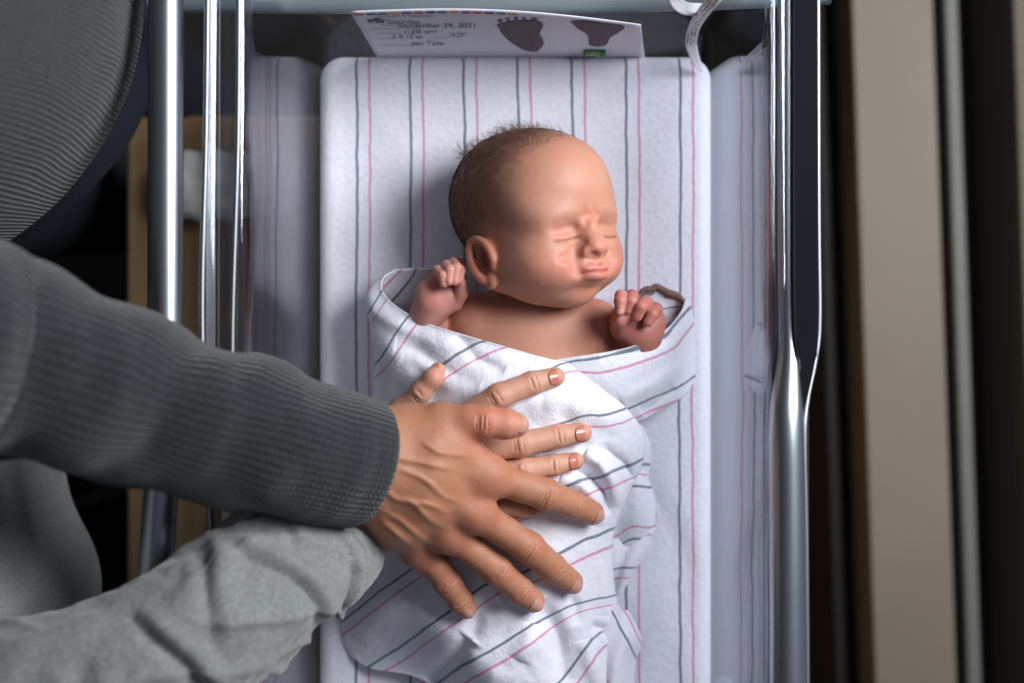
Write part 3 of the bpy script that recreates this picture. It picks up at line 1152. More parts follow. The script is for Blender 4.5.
# hollow under the lower lip, groove above the upper lip
G.chain([hl(0, surf_y(0, z) + 0.0010, z) for z in (-0.0375, -0.0400, -0.0420)], [0.0012, 0.0014, 0.0012], 0.003, '-')
EYE = [(0.0100 + 0.0195 * k / 10, -0.0228 - 0.0012 * math.sin(k / 10 * math.pi) - 0.0018 * (k / 10) ** 2) for k in range(11)]
for s in (-1, 1):
    G.chain([hl(x * s, surf_y(x * s, z) + 0.0003, z) for x, z in EYE], [0.0005, 0.0007, 0.0008, 0.0009, 0.0010, 0.0011, 0.0011, 0.0011, 0.0010, 0.0008, 0.0005], 0.0016, '-')
    # fold of the upper lid
    G.chain([hl(x * s, surf_y(x * s, z + 0.0072) + 0.0011, z + 0.0072) for x, z in EYE[1:-1]], [0.0008, 0.001, 0.0012, 0.0013, 0.0013, 0.0013, 0.0012, 0.001, 0.0008], 0.004, '-')
    # nostrils and the crease round the nose wing
    G.ell(hl(0.0054 * s, 0.0668, -0.0352), (0.0029, 0.0036, 0.0024), 0.0012, '-', R=HR)
    f1 = [(0.0128, -0.0270), (0.0148, -0.0320), (0.0150, -0.0365), (0.0125, -0.0385)]
    G.chain([hl(a * s, surf_y(a * s, b_) + 0.0010, b_) for a, b_ in f1], [0.0009, 0.0013, 0.0014, 0.0008], 0.003, '-')
    # frown between the brows, fold from the inner eye down across the cheek
    G.chain([hl(0.0045 * s, surf_y(0.0045 * s, -0.005) + 0.001, -0.005), hl(0.0055 * s, surf_y(0.0055 * s, -0.013) + .001, -0.013)], [0.0004, 0.0006], 0.005, '-')
    f2 = [(0.0105, -0.0265), (0.0140, -0.0310), (0.0200, -0.0345), (0.0270, -0.0355)]
    G.chain([hl(a * s, surf_y(a * s, b_) + 0.0012, b_) for a, b_ in f2], [0.0008, 0.0012, 0.0011, 0.0005], 0.006, '-')
    f3 = [(0.0155, -0.0370), (0.0178, -0.0420), (0.0180, -0.0465)]
    G.chain([hl(a * s, surf_y(a * s, b_) + 0.0014, b_) for a, b_ in f3], [0.0010, 0.0014, 0.0008], 0.006, '-')
G.chain([hl(x, surf_y(x, -0.0085) + 0.0012, -0.0085) for x in (-0.006, 0, 0.006)], [0.0008, 0.0012, 0.0008], 0.004, '-')


# ears
def ear(s):
    def q(u, v, w):            # u forward, v up, w outwards
        return hl((0.0465 + w) * s, 0.003 + u - v * 0.32, -0.035 + v)
    A = 24
    rim, rr_ = [], []
    for k in range(A + 1):
        a = math.radians(-60 + 285 * k / A)      # helix from lobe over the back and top to the front
        a = math.radians(250 - 250 * k / A)
        u, v = (0.0105 + 0.0012 * math.sin(a)) * math.cos(a), 0.0148 * math.sin(a)
        rim.append(q(u, v, 0.0055 + 0.0015 * math.cos(a + 3.1)))
        rr_.append(0.0024)
    G.ell(q(0, 0, -0.003), (0.0095, 0.0100, 0.0150), 0.004, R=HR)
    G.ell(q(0.001, 0.001, 0.0065), (0.0065, 0.0080, 0.0118), 0.0025, '-', R=HR)
    G.chain(rim, rr_, 0.0018)
    # antihelix, tragus, lobe
    G.chain([q(-0.0035, -0.009, 0.002), q(-0.0055, 0.000, 0.0028), q(-0.0030, 0.0080, 0.002)], [0.0018, 0.0019, 0.0016], 0.002)
    G.ell(q(0.0082, -0.0035, 0.0035), (0.0022, 0.0025, 0.0036), 0.002, R=HR)
    G.ell(q(0.0010, -0.0150, 0.0035), (0.0030, 0.0052, 0.0052), 0.003, R=HR)


ear(-1)
ear(1)
hV, hF = G.mesh()

# colours for the head
skin = (0.52, 0.268, 0.185)
loc = np.stack([(hV - HO) @ Lv, (hV - HO) @ Fv, (hV - HO) @ Uv], 1)
lipc = (0.58, 0.12, 0.11)
hcol = tint_blobs(loc, skin, [
    ((0.026, 0.052, -0.042), 0.018, (0.592, 0.208, 0.160), 0.65), ((-0.026, 0.052, -0.042), 0.018, (0.592, 0.208, 0.160), 0.65),
    ((0, 0.069, -0.032), 0.011, (0.592, 0.232, 0.168), 0.6),
    ((0, 0.048, -0.060), 0.012, (0.592, 0.232, 0.176), 0.55), ((0, 0.066, -0.043), 0.014, (0.576, 0.208, 0.176), 0.5),
    ((-0.052, 0.002, -0.034), 0.022, (0.560, 0.176, 0.118), 0.8), ((0.052, 0.002, -0.034), 0.022, (0.560, 0.176, 0.118), 0.75),
    ((0.0, 0.058, -0.010), 0.012, (0.576, 0.240, 0.160), 0.6),
    ((-0.0195, 0.050, -0.014), 0.011, (0.576, 0.248, 0.185), 0.5), ((0.0195, 0.050, -0.014), 0.011, (0.576, 0.248, 0.185), 0.5),
    ((-0.0200, 0.050, -0.029), 0.010, (0.592, 0.336, 0.210), 0.5), ((0.0200, 0.050, -0.029), 0.010, (0.592, 0.336, 0.210), 0.5),
])
d, _, _ = poly_dist(loc[:, 0], loc[:, 2], mo)
k = (np.exp(-(d / 0.0016) ** 2) * (loc[:, 1] > 0.04) * 0.7 * smoothstep(0.0135, 0.009, np.abs(loc[:, 0])))[:, None]
hcol = hcol * (1 - k) + np.array(lipc) * k
k = (np.exp(-(d / 0.0008) ** 2) * (loc[:, 1] > 0.04) * 0.6)[:, None]
hcol = hcol * (1 - k) + np.array([0.25, 0.03, 0.03]) * k
# fine hair darkens the scalp (pigment of the down itself)
hairmask = smoothstep(0.054, -0.008, loc[:, 1] - 0.30 * (loc[:, 2] - 0.02) + 0.003 * fbm(loc * 60, 3, 4)) * smoothstep(-0.052, -0.020, loc[:, 2] - 0.35 * (loc[:, 1] + 0.02))
hairmask *= 1 - np.exp(-((np.abs(loc[:, 0]) - 0.052) / 0.010) ** 2 - ((loc[:, 1] + 0.006) / 0.013) ** 2 - ((loc[:, 2] + 0.034) / 0.018) ** 2)
hk = (0.80 * hairmask * (0.8 + 0.2 * fbm(loc * np.array([160, 160, 60]), 3, 8)))[:, None]
hcol = hcol * (1 - hk) + np.array([0.175, 0.085, 0.048]) * hk
# closed eye lashes line
for s in (-1, 1):
    d, _, _ = poly_dist(loc[:, 0], loc[:, 2], [(x * s, z) for x, z in EYE])
    k = (np.exp(-(d / 0.0007) ** 2) * (loc[:, 1] > 0.02) * 0.8)[:, None]
    hcol = hcol * (1 - k) + np.array([0.20, 0.07, 0.04]) * k

BMB = MB()
BMB.add(hV, hF, cols=hcol)

# torso and arms -----------------------------------------------------
lo_, hi_ = P(395, 470, 0.90), P(690, 250, 0.99)
G2 = SDF([-0.105, -0.20, 0.895], [0.115, 0.060, 1.00], 0.0013)
# chest surface sits just under the wrap


def b(px, py, z): return P(px, py, z)


G2.ell(b(528, 372, 0.934), (0.056, 0.060, 0.034), 0)
G2.ell(b(515, 440, 0.936), (0.060, 0.075, 0.034), 0.02)
G2.ell(b(498, 500, 0.935), (0.055, 0.060, 0.032), 0.02)
G2.cap(b(540, 275, 0.935), b(530, 345, 0.932), 0.026, 0.030, 0.012)                                       # neck
G2.cap(b(478, 326, 0.940), b(585, 330, 0.940), 0.0235, 0.0225, 0.014)                                     # shoulders
G2.chain([b(474, 326, 0.938), b(446, 362, 0.928)], [0.0205, 0.017], 0.008)    # right upper arm
G2.chain([b(596, 328, 0.940), b(626, 352, 0.934)], [0.0195, 0.0165], 0.008)
fa = SDF.like(G2)
fa.chain([b(446, 362, 0.928), b(436, 340, 0.940), b(428, 318, 0.953)], [0.0165, 0.0150, 0.0118], 0.003)
fa.chain([b(626, 356, 0.936), b(636, 350, 0.948), b(640, 340, 0.958)], [0.0165, 0.0150, 0.0125], 0.003)
G2.join(fa, 0.004)
G2.chain([b(604, 306, 0.962), b(600, 325, 0.966), b(598, 345, 0.966)], [0.0014, 0.002, 0.0014], 0.007, '-')
# collar crease below the chin
G2.chain([b(492, 287, 0.962), b(515, 297, 0.967), b(545, 303, 0.967), b(572, 302, 0.962)], [0.001] * 4, 0.003, '-')
tV, tF = G2.mesh()
tcol = tint_blobs(tV, (0.52, 0.268, 0.185), [(b(455, 315, .95), 0.03, (0.66, 0.27, 0.19), 0.5), (b(605, 330, .95), 0.025, (0.66, 0.25, 0.18), 0.5)])
BMB.add(tV, tF, cols=tcol)


# fists --------------------------------------------------------------
def fist(center, h, fingers, palm, thumb, wrist, col, blobs, kk=0.0012):
    g = SDF(np.array(center) - 0.034, np.array(center) + 0.034, h)
    for q in palm: g.ell(P(*q[:3]), q[3], 0.005)
    g.chain([P(*p[:3]) for p in wrist], [p[3] for p in wrist], 0.006)
    f = g.like()
    for fi in fingers:
        one = g.like()
        one.chain([P(*p[:3]) for p in fi], [p[3] for p in fi], 0.0010)
        f.join(one, 0.0004)
    g.join(f, kk)
    th = g.like()
    th.chain([P(*p[:3]) for p in thumb], [p[3] for p in thumb], 0.0015)
    g.join(th, 0.0012)
    V, F = g.mesh()
    BMB.add(V, F, cols=tint_blobs(V, col, blobs))
    return g


fist(P(439, 290, 0.966), 0.0006,
     [
         [(433, 284, .964, .0040), (438, 271, .973, .0040), (443, 276, .982, .0038), (444, 283, .982, .0034)],
         [(441, 282, .962, .0040), (447, 266, .972, .0042), (450, 270, .982, .0038), (449, 281, .983, .0033)],
         [(449, 282, .960, .0040), (454, 263, .970, .0042), (456.5, 268, .981, .0038), (454.5, 281, .982, .0033)],
         [(455, 284, .958, .0038), (459.5, 264, .966, .0040), (461, 270, .977, .0036), (459, 280, .979, .0031)],
     ],
     [(438, 298, .962, (0.0145, 0.0135, 0.0120)), (448, 290, .958, (0.0125, 0.0130, 0.0110)), (428, 296, .962, (0.0085, 0.0120, 0.0100)), (452, 297, .962, (.008, .010, .010))],
     [(455, 303, .964, .0058), (461, 293, .970, .0050), (461, 283, .975, .0042)],
     [(424, 328, .946, .0122), (428, 314, .955, .0115), (434, 303, .960, .0120)],
     (0.60, 0.29, 0.245),
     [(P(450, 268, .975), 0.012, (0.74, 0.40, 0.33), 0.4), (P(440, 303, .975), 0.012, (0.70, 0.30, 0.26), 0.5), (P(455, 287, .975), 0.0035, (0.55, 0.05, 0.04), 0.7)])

fist(P(638, 322, 0.972), 0.0006,
     [
         [(621, 312, .972, .0040), (621, 296, .982, .0044), (620, 301, .990, .0042), (620, 311, .991, .0036)],
         [(630, 308, .970, .0042), (632, 296, .979, .0046), (631, 301, .987, .0042), (628, 310, .986, .0036)],
         [(641, 312, .968, .0042), (646, 302, .980, .0047), (641, 307, .989, .0045), (637, 316, .987, .0040)],
         [(650, 320, .964, .0042), (656, 309, .976, .0046), (652, 314, .984, .0044), (648, 322, .984, .0038)],
     ],
     [(632, 328, .966, (0.0150, 0.0120, 0.0120)), (646, 328, .962, (0.0130, 0.0130, 0.0125)), (620, 321, .966, (0.0070, 0.0110, 0.0100)), (654, 320, .962, (.0075, .0095, .0100)), (638, 312, .958, (.0150, .0110, .0090))],
     [(620, 326, .974, .0056), (620, 320, .982, .0050), (629, 316, .983, .0040)],
     [(634, 356, .948, .0140), (640, 340, .958, .0130), (640, 333, .962, .0135)],
     (0.46, 0.18, 0.15),
     [(P(621, 296, .985), 0.007, (0.68, 0.33, 0.26), 0.6), (P(642, 305, .985), 0.010, (0.58, 0.26, 0.20), 0.5)])
baby = BMB.build('newborn_baby', M['baby_skin'])
tagit(baby, 'sleeping newborn baby swaddled on its back, head turned to its left, both fists raised', 'baby')


def nail(name, tip, back, nrm, wid, ln_, mat, parent, bulge=0.35, th=0.0005):
    """curved nail plate: tip and back are points on the finger's top, nrm its upward direction"""
    tip, back, nrm = (np.asarray(q, float) for q in (tip, back, nrm))
    d = tip - back
    d /= np.linalg.norm(d)
    nrm = nrm - d * (nrm @ d)
    nrm /= np.linalg.norm(nrm)
    sd = np.cross(d, nrm)
    c = (tip + back) / 2
    nu, nv = 13, 13
    V = []
    for i in range(nu):
        for j in range(nv):
            a, q = -1 + 2 * i / (nu - 1), -1 + 2 * j / (nv - 1)
            # map square to rounded superellipse
            x = a * math.sqrt(1 - 0.5 * q * q * (1.0 if q > 0 else 0.75))
            y = q * math.sqrt(1 - 0.5 * a * a)
            p = c + d * y * ln_ / 2 + sd * x * wid / 2 - nrm * (bulge * wid / 2 * x * x + 0.14 * ln_ * max(y, -.5) ** 2 * 0.5)
            V.append(p)
    o = mesh_obj(name, V, grid_faces(nu, nv), mat)
    solidify(o, th, 0)
    return o


def child(o, root):
    o.parent = root
    return o


child(nail('fingernail', P(620, 315, .9935), P(620, 309, .9955), (0, -0.25, 1), 0.0042, 0.0042, M['nail_baby'], baby), baby)

# hair: fine short strands lying along the scalp, tufts standing at the crown
hm = hairmask
cand = np.where(hm > 0.25)[0]
pick = rng.choice(cand, 15000, p=hm[cand] ** 1.5 / (hm[cand] ** 1.5).sum())
HV, HF, hn = [], [], 0
ctr = HO


def strand(p0, nrm, flow, length, lift_, rad):
    global hn
    nrm = nrm / np.linalg.norm(nrm)
    fl = flow - nrm * (flow @ nrm)
    fl /= np.linalg.norm(fl) + 1e-9
    segs = 4
    p = p0.copy()
    sd = np.cross(fl, nrm)
    for k in range(segs + 1):
        t = k / segs
        r = rad * (1 - 0.85 * t)
        HV.extend([p + sd * r, p - sd * r * 0.5 + nrm * r * 0.86, p - sd * r * 0.5 - nrm * r * 0.86])
        if k < segs:
            a = hn + k * 3
            for q in range(3):
                HF.append((a + q, a + (q + 1) % 3, a + 3 + (q + 1) % 3, a + 3 + q))
            stepd = fl * (1 - lift_ * (1 - t * .4)) + nrm * lift_ * (1 - 1.3 * t)
            p = p + stepd / (np.linalg.norm(stepd) + 1e-9) * length / segs
    hn += (segs + 1) * 3


for i in pick:
    p = hV[i] + rng.normal(0, 0.0004, 3)
    l3 = loc[i]
    nrm = Lv * l3[0] / 0.05 ** 2 + Fv * l3[1] / 0.0615 ** 2 + Uv * (l3[2] - 0.004) / 0.052 ** 2
    flow = -Uv * 0.9 - Fv * 0.25 + rng.normal(0, 0.22, 3)
    if l3[1] > 0.0: flow = flow * 0.7 + np.array([-0.5, -0.15, 0.0])
    hm_ = hairmask[i]
    strand(p, nrm, flow, rng.uniform(0.004, 0.010) * (0.35 + 0.65 * hm_), 0.05, 0.00003 + 0.00005 * hm_)
for (qx, qy, n_, spread, ln_) in ((470, 158, 90, 4, 0.012), (480, 152, 90, 5, 0.009), (497, 144, 120, 8, 0.009), (520, 137, 320, 12, 0.009), (540, 139, 160, 10, 0.0065), (556, 145, 70, 9, 0.005)):
    ok = cand
    # screen position of the scalp vertices
    pr = np.stack([512 + hV[ok][:, 0] / (CZ - hV[ok][:, 2]) * FPX, 341.5 - hV[ok][:, 1] / (CZ - hV[ok][:, 2]) * FPX], 1)
    w = np.exp(-((pr[:, 0] - qx) ** 2 + (pr[:, 1] - qy) ** 2) / (2 * spread ** 2)) + 1e-9
    for i in rng.choice(ok, n_, p=w / w.sum()):
        l3 = loc[i]
        nrm = Lv * l3[0] / 0.05 ** 2 + Fv * l3[1] / 0.0615 ** 2 + Uv * (l3[2] - 0.004) / 0.052 ** 2
        nrm /= np.linalg.norm(nrm)
        nrm = nrm * np.array([1.0, 1.0, 0.12])
        flow = np.array([-0.5, 0.6, 0.1]) + rng.normal(0, 0.45, 3)
        strand(hV[i].copy(), nrm, flow, ln_ * rng.uniform(0.6, 1.5), rng.uniform(0.55, 0.95), 0.00019)
t = NT('newborn_hair')
t.bsdf(Base_Color=(0.12, 0.06, 0.035, 1), Roughness=0.5)
hair = mesh_obj('hair', np.array(HV), HF, t.m, baby, smooth=True)

# ------------------------------------------------------------------ adult hands


def hand(lo, hi, h, meta, fingers, thumb, forearm, extras, col, blobs, kpalm=0.012, kweb=0.006):
    g = SDF(lo, hi, h)
    for m in meta: g.chain([q[:3] for q in m], [q[3] for q in m], kpalm)
    g.chain([q[:3] for q in forearm], [q[3] for q in forearm], 0.02)
    f = g.like()
    for fi in fingers:
        one = g.like()
        one.chain([q[:3] for q in fi], [q[3] for q in fi], 0.003)
        f.join(one, 0.0012)
    g.join(f, kweb)
    th = g.like()
    th.chain([q[:3] for q in thumb], [q[3] for q in thumb], 0.004)
    g.join(th, kweb)
    for kind, pts, rad, k in extras:
        g.chain(pts, rad, k, kind)
    V, F = g.mesh()
    return V, F, tint_blobs(V, col, blobs), g


def pt(px, py, z, r):
    return tuple(P(px, py, z)) + (r,)


def drop(px, py, r, extra=0.0):
    """sphere of radius r resting on the wrap at that pixel"""
    return pt(px, py, cloth_z(px, py) + r + extra, r)


def wrinkles(a, b_, r, n=3, gap=0.0022, dep=0.0005, width=0.75):
    """small cross creases on the back of a knuckle at b_ looking along a->b_"""
    a, b_ = np.array(a[:3]), np.array(b_[:3])
    d = (b_ - a) / np.linalg.norm(b_ - a)
    upv = np.array([0, 0, 1.0])
    upv -= d * (upv @ d)
    upv /= np.linalg.norm(upv)
    s = np.cross(d, upv)
    out = []
    for k in range(n):
        o = (k - (n - 1) / 2) * gap
        pts = []
        for th_ in np.linspace(-width * rng.uniform(.7, 1), width * rng.uniform(.7, 1), 7):
            bow = rng.normal(0, 0.00018) + 0.0012 * math.cos(th_ * 1.5) * (1 if k > (n - 1) / 2 else -1 if k < (n - 1) / 2 else 0)
            pts.append(b_ + d * (o + bow) + (upv * math.cos(th_) + s * math.sin(th_)) * (r + 0.0003))
        out.append(('-', pts, [dep * .3, dep * .8, dep, dep * rng.uniform(.6, 1.2), dep, dep * .8, dep * .3], 0.0010))
    return out


# woman's hand (below) -------------------------------------------------
wz = cloth_z
W_idx = [drop(455, 424, .0098, .006), drop(499, 396, .0086, .0035), drop(532, 383, .0078), drop(555, 377, .0068)]
W_mid = [drop(458, 452, .0100, .007), drop(521, 444, .0088, .0035), drop(558, 436, .0078), drop(582, 433, .0068)]
W_rng = [drop(455, 480, .0098, .006), drop(522, 470, .0082, .003), drop(553, 465, .0072), drop(575, 461, .0062)]
W_pky = [drop(450, 505, .0090, .003), drop(498, 507, .0076, .001), drop(520, 508, .0068), drop(533, 508, .0060)]
W_thm = [drop(392, 440, .0120, .004), drop(402, 411, .0090, .005), drop(421, 392, .0068, .005), drop(433, 378, .0064, .004), drop(438, 370, .0052, .003)]
wr_ = pt(385, 505, 0.990, .0200)
meta = [[wr_, W_idx[0]], [wr_, W_mid[0]], [wr_, W_rng[0]], [wr_, W_pky[0]], [wr_, pt(400, 440, wz(400, 440) + .012, .0125)]]
ex_ = []
for fi in (W_idx, W_mid, W_rng):
    ex_ += wrinkles(fi[0], fi[1], fi[1][3], 4, 0.0021, 0.00028, .65)
    ex_ += wrinkles(fi[1], fi[2], fi[2][3], 2, 0.0016, 0.0003)
ex_ += wrinkles(W_thm[1], W_thm[2], W_thm[2][3], 4, 0.0017, 0.0002, 0.6)
kn = (0.56, 0.23, 0.17)
blobs = [(fi[1][:3], 0.010, kn, 0.45) for fi in (W_idx, W_mid, W_rng)] + [(fi[3][:3], 0.010, kn, 0.4) for fi in (W_idx, W_mid, W_rng)] + [(W_thm[3][:3], 0.012, kn, 0.6)]
wV, wF, wC, wG = hand([-0.125, -0.155, .93], [0.065, 0.005, 1.04], 0.0007, meta, [W_idx, W_mid, W_rng, W_pky], W_thm,
                      [wr_, pt(335, 548, 1.016, .024)], ex_, (0.56, 0.315, 0.22), blobs)

# man's hand (on top) -----------------------------------------------------
c0 = wz(440, 470)


def over(px, py, r, above):
    return pt(px, py, wz(px, py) + r + above, r)


M_idx = [over(485, 475, .0118, .019), over(520, 486, .0104, .014), over(545, 494, .0108, .011), over(572, 504, .0094, .004), over(592, 513, .0086, .0)]
M_mid = [over(474, 512, .0122, .021), over(505, 532, .0102, .013), over(529, 548, .0110, .008), over(553, 568, .0096, .002), over(571, 582, .0086, .0)]
M_rng = [over(448, 533, .0118, .020), over(475, 553, .0096, .012), over(498, 571, .0105, .007), over(519, 590, .0092, .002), over(533, 601, .0082, .0)]
M_pky = [over(420, 550, .0112, .016), over(436, 566, .0098, .012), over(448, 583, .0096, .007), over(460, 600, .0084, .002), over(466, 608, .0076, .0)]
tz = 1.024
M_thm = [pt(408, 430, tz - .000, .0150), pt(440, 421, tz + .005, .0120), pt(470, 421, tz + .009, .0100), pt(486, 422, tz + .010, .0104), pt(505, 424, tz + .008, .0096), pt(517, 425, tz + .006, .0080)]
zwr = 1.032
mw1, mw2, mw3 = pt(383, 442, zwr + .004, .0190), pt(376, 466, zwr + .004, .0205), pt(368, 494, zwr, .0180)
meta = [[mw1, pt(430, 450, 1.036, .0150), M_idx[0]], [mw2, pt(425, 478, 1.036, .0150), M_mid[0]], [mw2, pt(418, 500, 1.032, .0140), M_rng[0]],
        [mw3, pt(398, 520, 1.024, .0140), M_pky[0]], [mw1, pt(405, 434, 1.026, .0160), pt(450, 438, 1.026, .0120), M_idx[0]]]
ex_ = []
for fi in (M_idx, M_mid, M_rng, M_pky):
    ex_ += wrinkles(fi[1], fi[2], fi[2][3], 4, 0.0022, 0.0004, 0.8)
    ex_ += wrinkles(fi[2], fi[3], fi[3][3], 2, 0.0018, 0.0004)
ex_ += wrinkles(M_thm[2], M_thm[3], M_thm[3][3], 5, 0.0019, 0.00028, 0.6)


def on_top(px, py, z): return P(px, py, z)


# knuckles and tendons raised on the back
for fi, w_ in ((M_idx, (392, 452)), (M_mid, (388, 466)), (M_rng, (384, 480)), (M_pky, (378, 500))):
    k_ = np.array(fi[0][:3]) + [0, 0, fi[0][3] * 0.35]
    ex_.append(('+', [k_, k_ + [0.001, 0, 0]], [fi[0][3] * 0.60] * 2, 0.012))
    e_ = P(w_[0], w_[1], zwr + 0.0185)
    mid = (k_ + [0, 0, fi[0][3] * 0.55]) * 0.5 + e_ * 0.5 + [0, 0, 0.0018]
    ex_.append(('+', [k_ + [0, 0, fi[0][3] * 0.55], mid, e_], [0.0008, 0.0021, 0.0020], 0.007))
# veins
for vl in ([(375, 478), (395, 500), (415, 503), (432, 522), (450, 530)], [(388, 512), (402, 524), (420, 536), (438, 548)], [(400, 470), (430, 492), (452, 500)], [(470, 462), (486, 456), (500, 460)]):
    pts = []
    for (a, b__) in vl:
        # find skin height there from the finished palm capsules: approximate plane
        z_ = 1.0505 - 0.00011 * max(0, b__ - 470) - 0.00002 * abs(a - 430)
        pts.append(P(a, b__, z_ - 0.0008))
    ex_.append(('v', pts, [0.0016] * len(pts), 0.004))
veins = [e for e in ex_ if e[0] == 'v']
ex_ = [e for e in ex_ if e[0] != 'v']
rk = (0.46, 0.135, 0.085)
blobs = [(fi[0][:3], 0.020, rk, 0.6) for fi in (M_idx, M_mid, M_rng, M_pky)] + [(fi[2][:3], 0.011, rk, 0.75) for fi in (M_idx, M_mid, M_rng, M_pky)] + \
        [(fi[4][:3], 0.012, (0.60, 0.25, 0.17), 0.6) for fi in (M_idx, M_mid, M_rng, M_pky)] + [(M_thm[3][:3], 0.022, (0.66, 0.24, 0.17), 0.75), (M_thm[5][:3], 0.016, (0.66, 0.28, 0.2), 0.7)]
mV, mF, mC, mG = hand([-0.130, -0.205, .955], [0.072, -0.030, 1.075], 0.0007, meta, [M_idx, M_mid, M_rng, M_pky], M_thm,
                      [mw2, pt(330, 455, 1.045, .026)], ex_, (0.42, 0.200, 0.115), blobs, 0.014, 0.007)


def raise_lines(V, lines, amp, w):
    """veins: push the upper skin out along each line"""
    pr = np.stack([512 + V[:, 0] / (CZ - V[:, 2]) * FPX, 341.5 - V[:, 1] / (CZ - V[:, 2]) * FPX], 1)
    V = V.copy()
    for L in lines:
        d, _, t_ = poly_dist(pr[:, 0], pr[:, 1], catmull(np.array(L, float), 24))
        V[:, 2] += amp * np.exp(-(d / w) ** 2) * np.sin(np.clip(t_, 0.02, .98) * math.pi) ** 0.5 * smoothstep(1.0, 1.02, V[:, 2])
    return V


mV = raise_lines(mV, [[(376, 478), (394, 498), (412, 503), (430, 520), (448, 530)], [(386, 512), (402, 522), (420, 537), (436, 548)],
                      [(398, 468), (425, 480), (444, 496), (462, 503)], [(412, 503), (430, 505), (446, 512)], [(384, 455), (420, 462), (455, 470)], [(420, 440), (440, 452), (470, 456)], [(380, 520), (398, 535), (410, 545)]], 0.0014, 3.4)


# ------------------------------------------------------------------ clothes and people
def garment_tube(pxs, rx, rz, n, seg, fold=None, up=(0, 0, 1), caps=False):
    V, F, a = sweep([P(*p) for p in pxs], rx, rz, seg=seg, n=n, up=up, caps=caps)
    return V, F, a


def sleeve_mesh(pxs, rx, rz, n, seg, disp):
    V, F, a = sweep([P(*p) for p in pxs], rx, rz, seg=seg, n=n, caps=False)
    G_ = V.reshape(seg, n, 3)
    c = G_.mean(0)[None]
    d = G_ - c
    r = np.linalg.norm(d, axis=2, keepdims=True)
    U = np.broadcast_to(np.linspace(0, 1, seg, endpoint=False)[:, None], (seg, n))
    Vv = np.broadcast_to(np.linspace(0, 1, n)[None], (seg, n))
    G_ = G_ + d / r * disp(U, Vv)[..., None]
    return G_.reshape(-1, 3), F, a


# the man: body (hand, forearm, upper arm, torso) and knitted sweater, jeans
def torso_pts(base, lean, hts): return [(base[0] + lean[0] * (h - hts[0]), base[1] + lean[1] * (h - hts[0]), h) for h in hts]


man_b = MB()
man_b.add(mV, mF, cols=mC)
V, F, _ = sweep([P(352, 462, 1.042), P(250, 430, 1.088), P(60, 360, 1.13), P(-120, 330, 1.20), (-0.52, 0.10, 1.36)], [.022, .030, .038, .042, .05], seg=20, n=40)
man_b.add(V, F, cols=(0.50, 0.22, 0.105))
man_base = np.array([-0.47, 0.27])
V, F, _ = sweep([(-0.47, 0.27, 0.80), (-0.47, 0.27, 0.95), (-0.475, 0.26, 1.15), (-0.48, 0.25, 1.34), (-0.48, 0.25, 1.42), (-0.47, 0.25, 1.46)], [.13, .13, .14, .15, .10, .05], [.15, .15, .17, .20, .13, .05], seg=28, n=40, up=(0, 1, 0))
man_b.add(V, F, cols=(0.50, 0.22, 0.105))
man = man_b.build('person', M['skin'])
tagit(man, "person in charcoal knit sweater and navy jeans, hand on top of the other hand", 'person')

# sweater
sw = MB()


def man_sleeve(U, Vv):
    d = 0.0018 * np.sin(Vv * 34 + 3 * np.sin(U * 6.28)) * (1 - smoothstep(0.80, 0.93, Vv))
    d += 0.004 * fbm(np.stack([U * 5, Vv * 11], -1), 2, 12) * (1 - smoothstep(0.82, 0.95, Vv))
    d += 0.0015 * smoothstep(0.9, 0.93, Vv)
    d -= 0.0045 * smoothstep(0.985, 1.0, Vv)
    return d


V, F, a = sleeve_mesh([(-330, 300, 1.30), (-60, 342, 1.19), (0, 357, 1.165), (100, 389, 1.13), (200, 422, 1.10), (300, 449, 1.075), (345, 460, 1.056), (368, 465, 1.044)],
                      [.070, .064, .0545, .0490, .0445, .0410, .0390, .0375], [.066, .060, .0530, .0470, .040, .035, .031, .0290], 260, 180, man_sleeve)
sw.add(V, F, a)
# inner turn of the cuff
V2, F2, a2 = sleeve_mesh([(368, 465, 1.044), (367, 464.7, 1.044), (345, 460, 1.056), (325, 455, 1.062)], [.0352, .0335, .0340, .034], [.0265, .025, .0255, .026], 12, 180, lambda U, V_: 0 * U)
sw.add(V2, F2, a2)


def torso_disp(V, amp, seed):
    return V + amp * fbm(V * 7, 3, seed)[:, None] * np.array([1, 1, 0.3])


V, F, a = sweep([(-0.470, 0.245, 0.985), (-0.470, 0.245, 1.0), (-0.475, 0.245, 1.06), (-0.485, 0.24, 1.16), (-0.49, 0.24, 1.30), (-0.49, 0.24, 1.40), (-0.48, 0.24, 1.46)],
                [.208, .218, .222, .208, .19, .15, .07], [.205, .212, .215, .210, .22, .18, .08], seg=220, n=140, up=(0, 1, 0), caps=False)
V = torso_disp(V, 0.006, 61)
a['u'] = a['u'] * 6.0
sw.add(V, F, a)
swo = sw.build('sweater', M['sweater'])
child(swo, man)
solidify(swo, 0.003, -1)
# jeans: hips and two legs
jb = MB()
V, F, _ = sweep([(-0.47, 0.25, 1.02), (-0.46, 0.25, 0.95), (-0.46, 0.25, 0.86), (-0.46, 0.25, 0.80)], [.165, .185, .185, .12], [.165, .175, .18, .12], seg=48, n=30, up=(0, 1, 0))
jb.add(torso_disp(V, 0.006, 71), F)
child(jb.build('jeans_hips', M['denim']), man)
for sy in (0.34, 0.17):
    V, F, _ = sweep([(-0.46, sy, 0.88), (-0.47, sy, 0.70), (-0.47, sy, 0.50), (-0.46, sy, 0.25), (-0.46, sy, 0.03)], [.105, .095, .075, .065, .06], seg=32, n=40, up=(0, 1, 0))
    child(mesh_obj('trouser_leg', torso_disp(V, 0.008, 75), F, M['denim']), man)

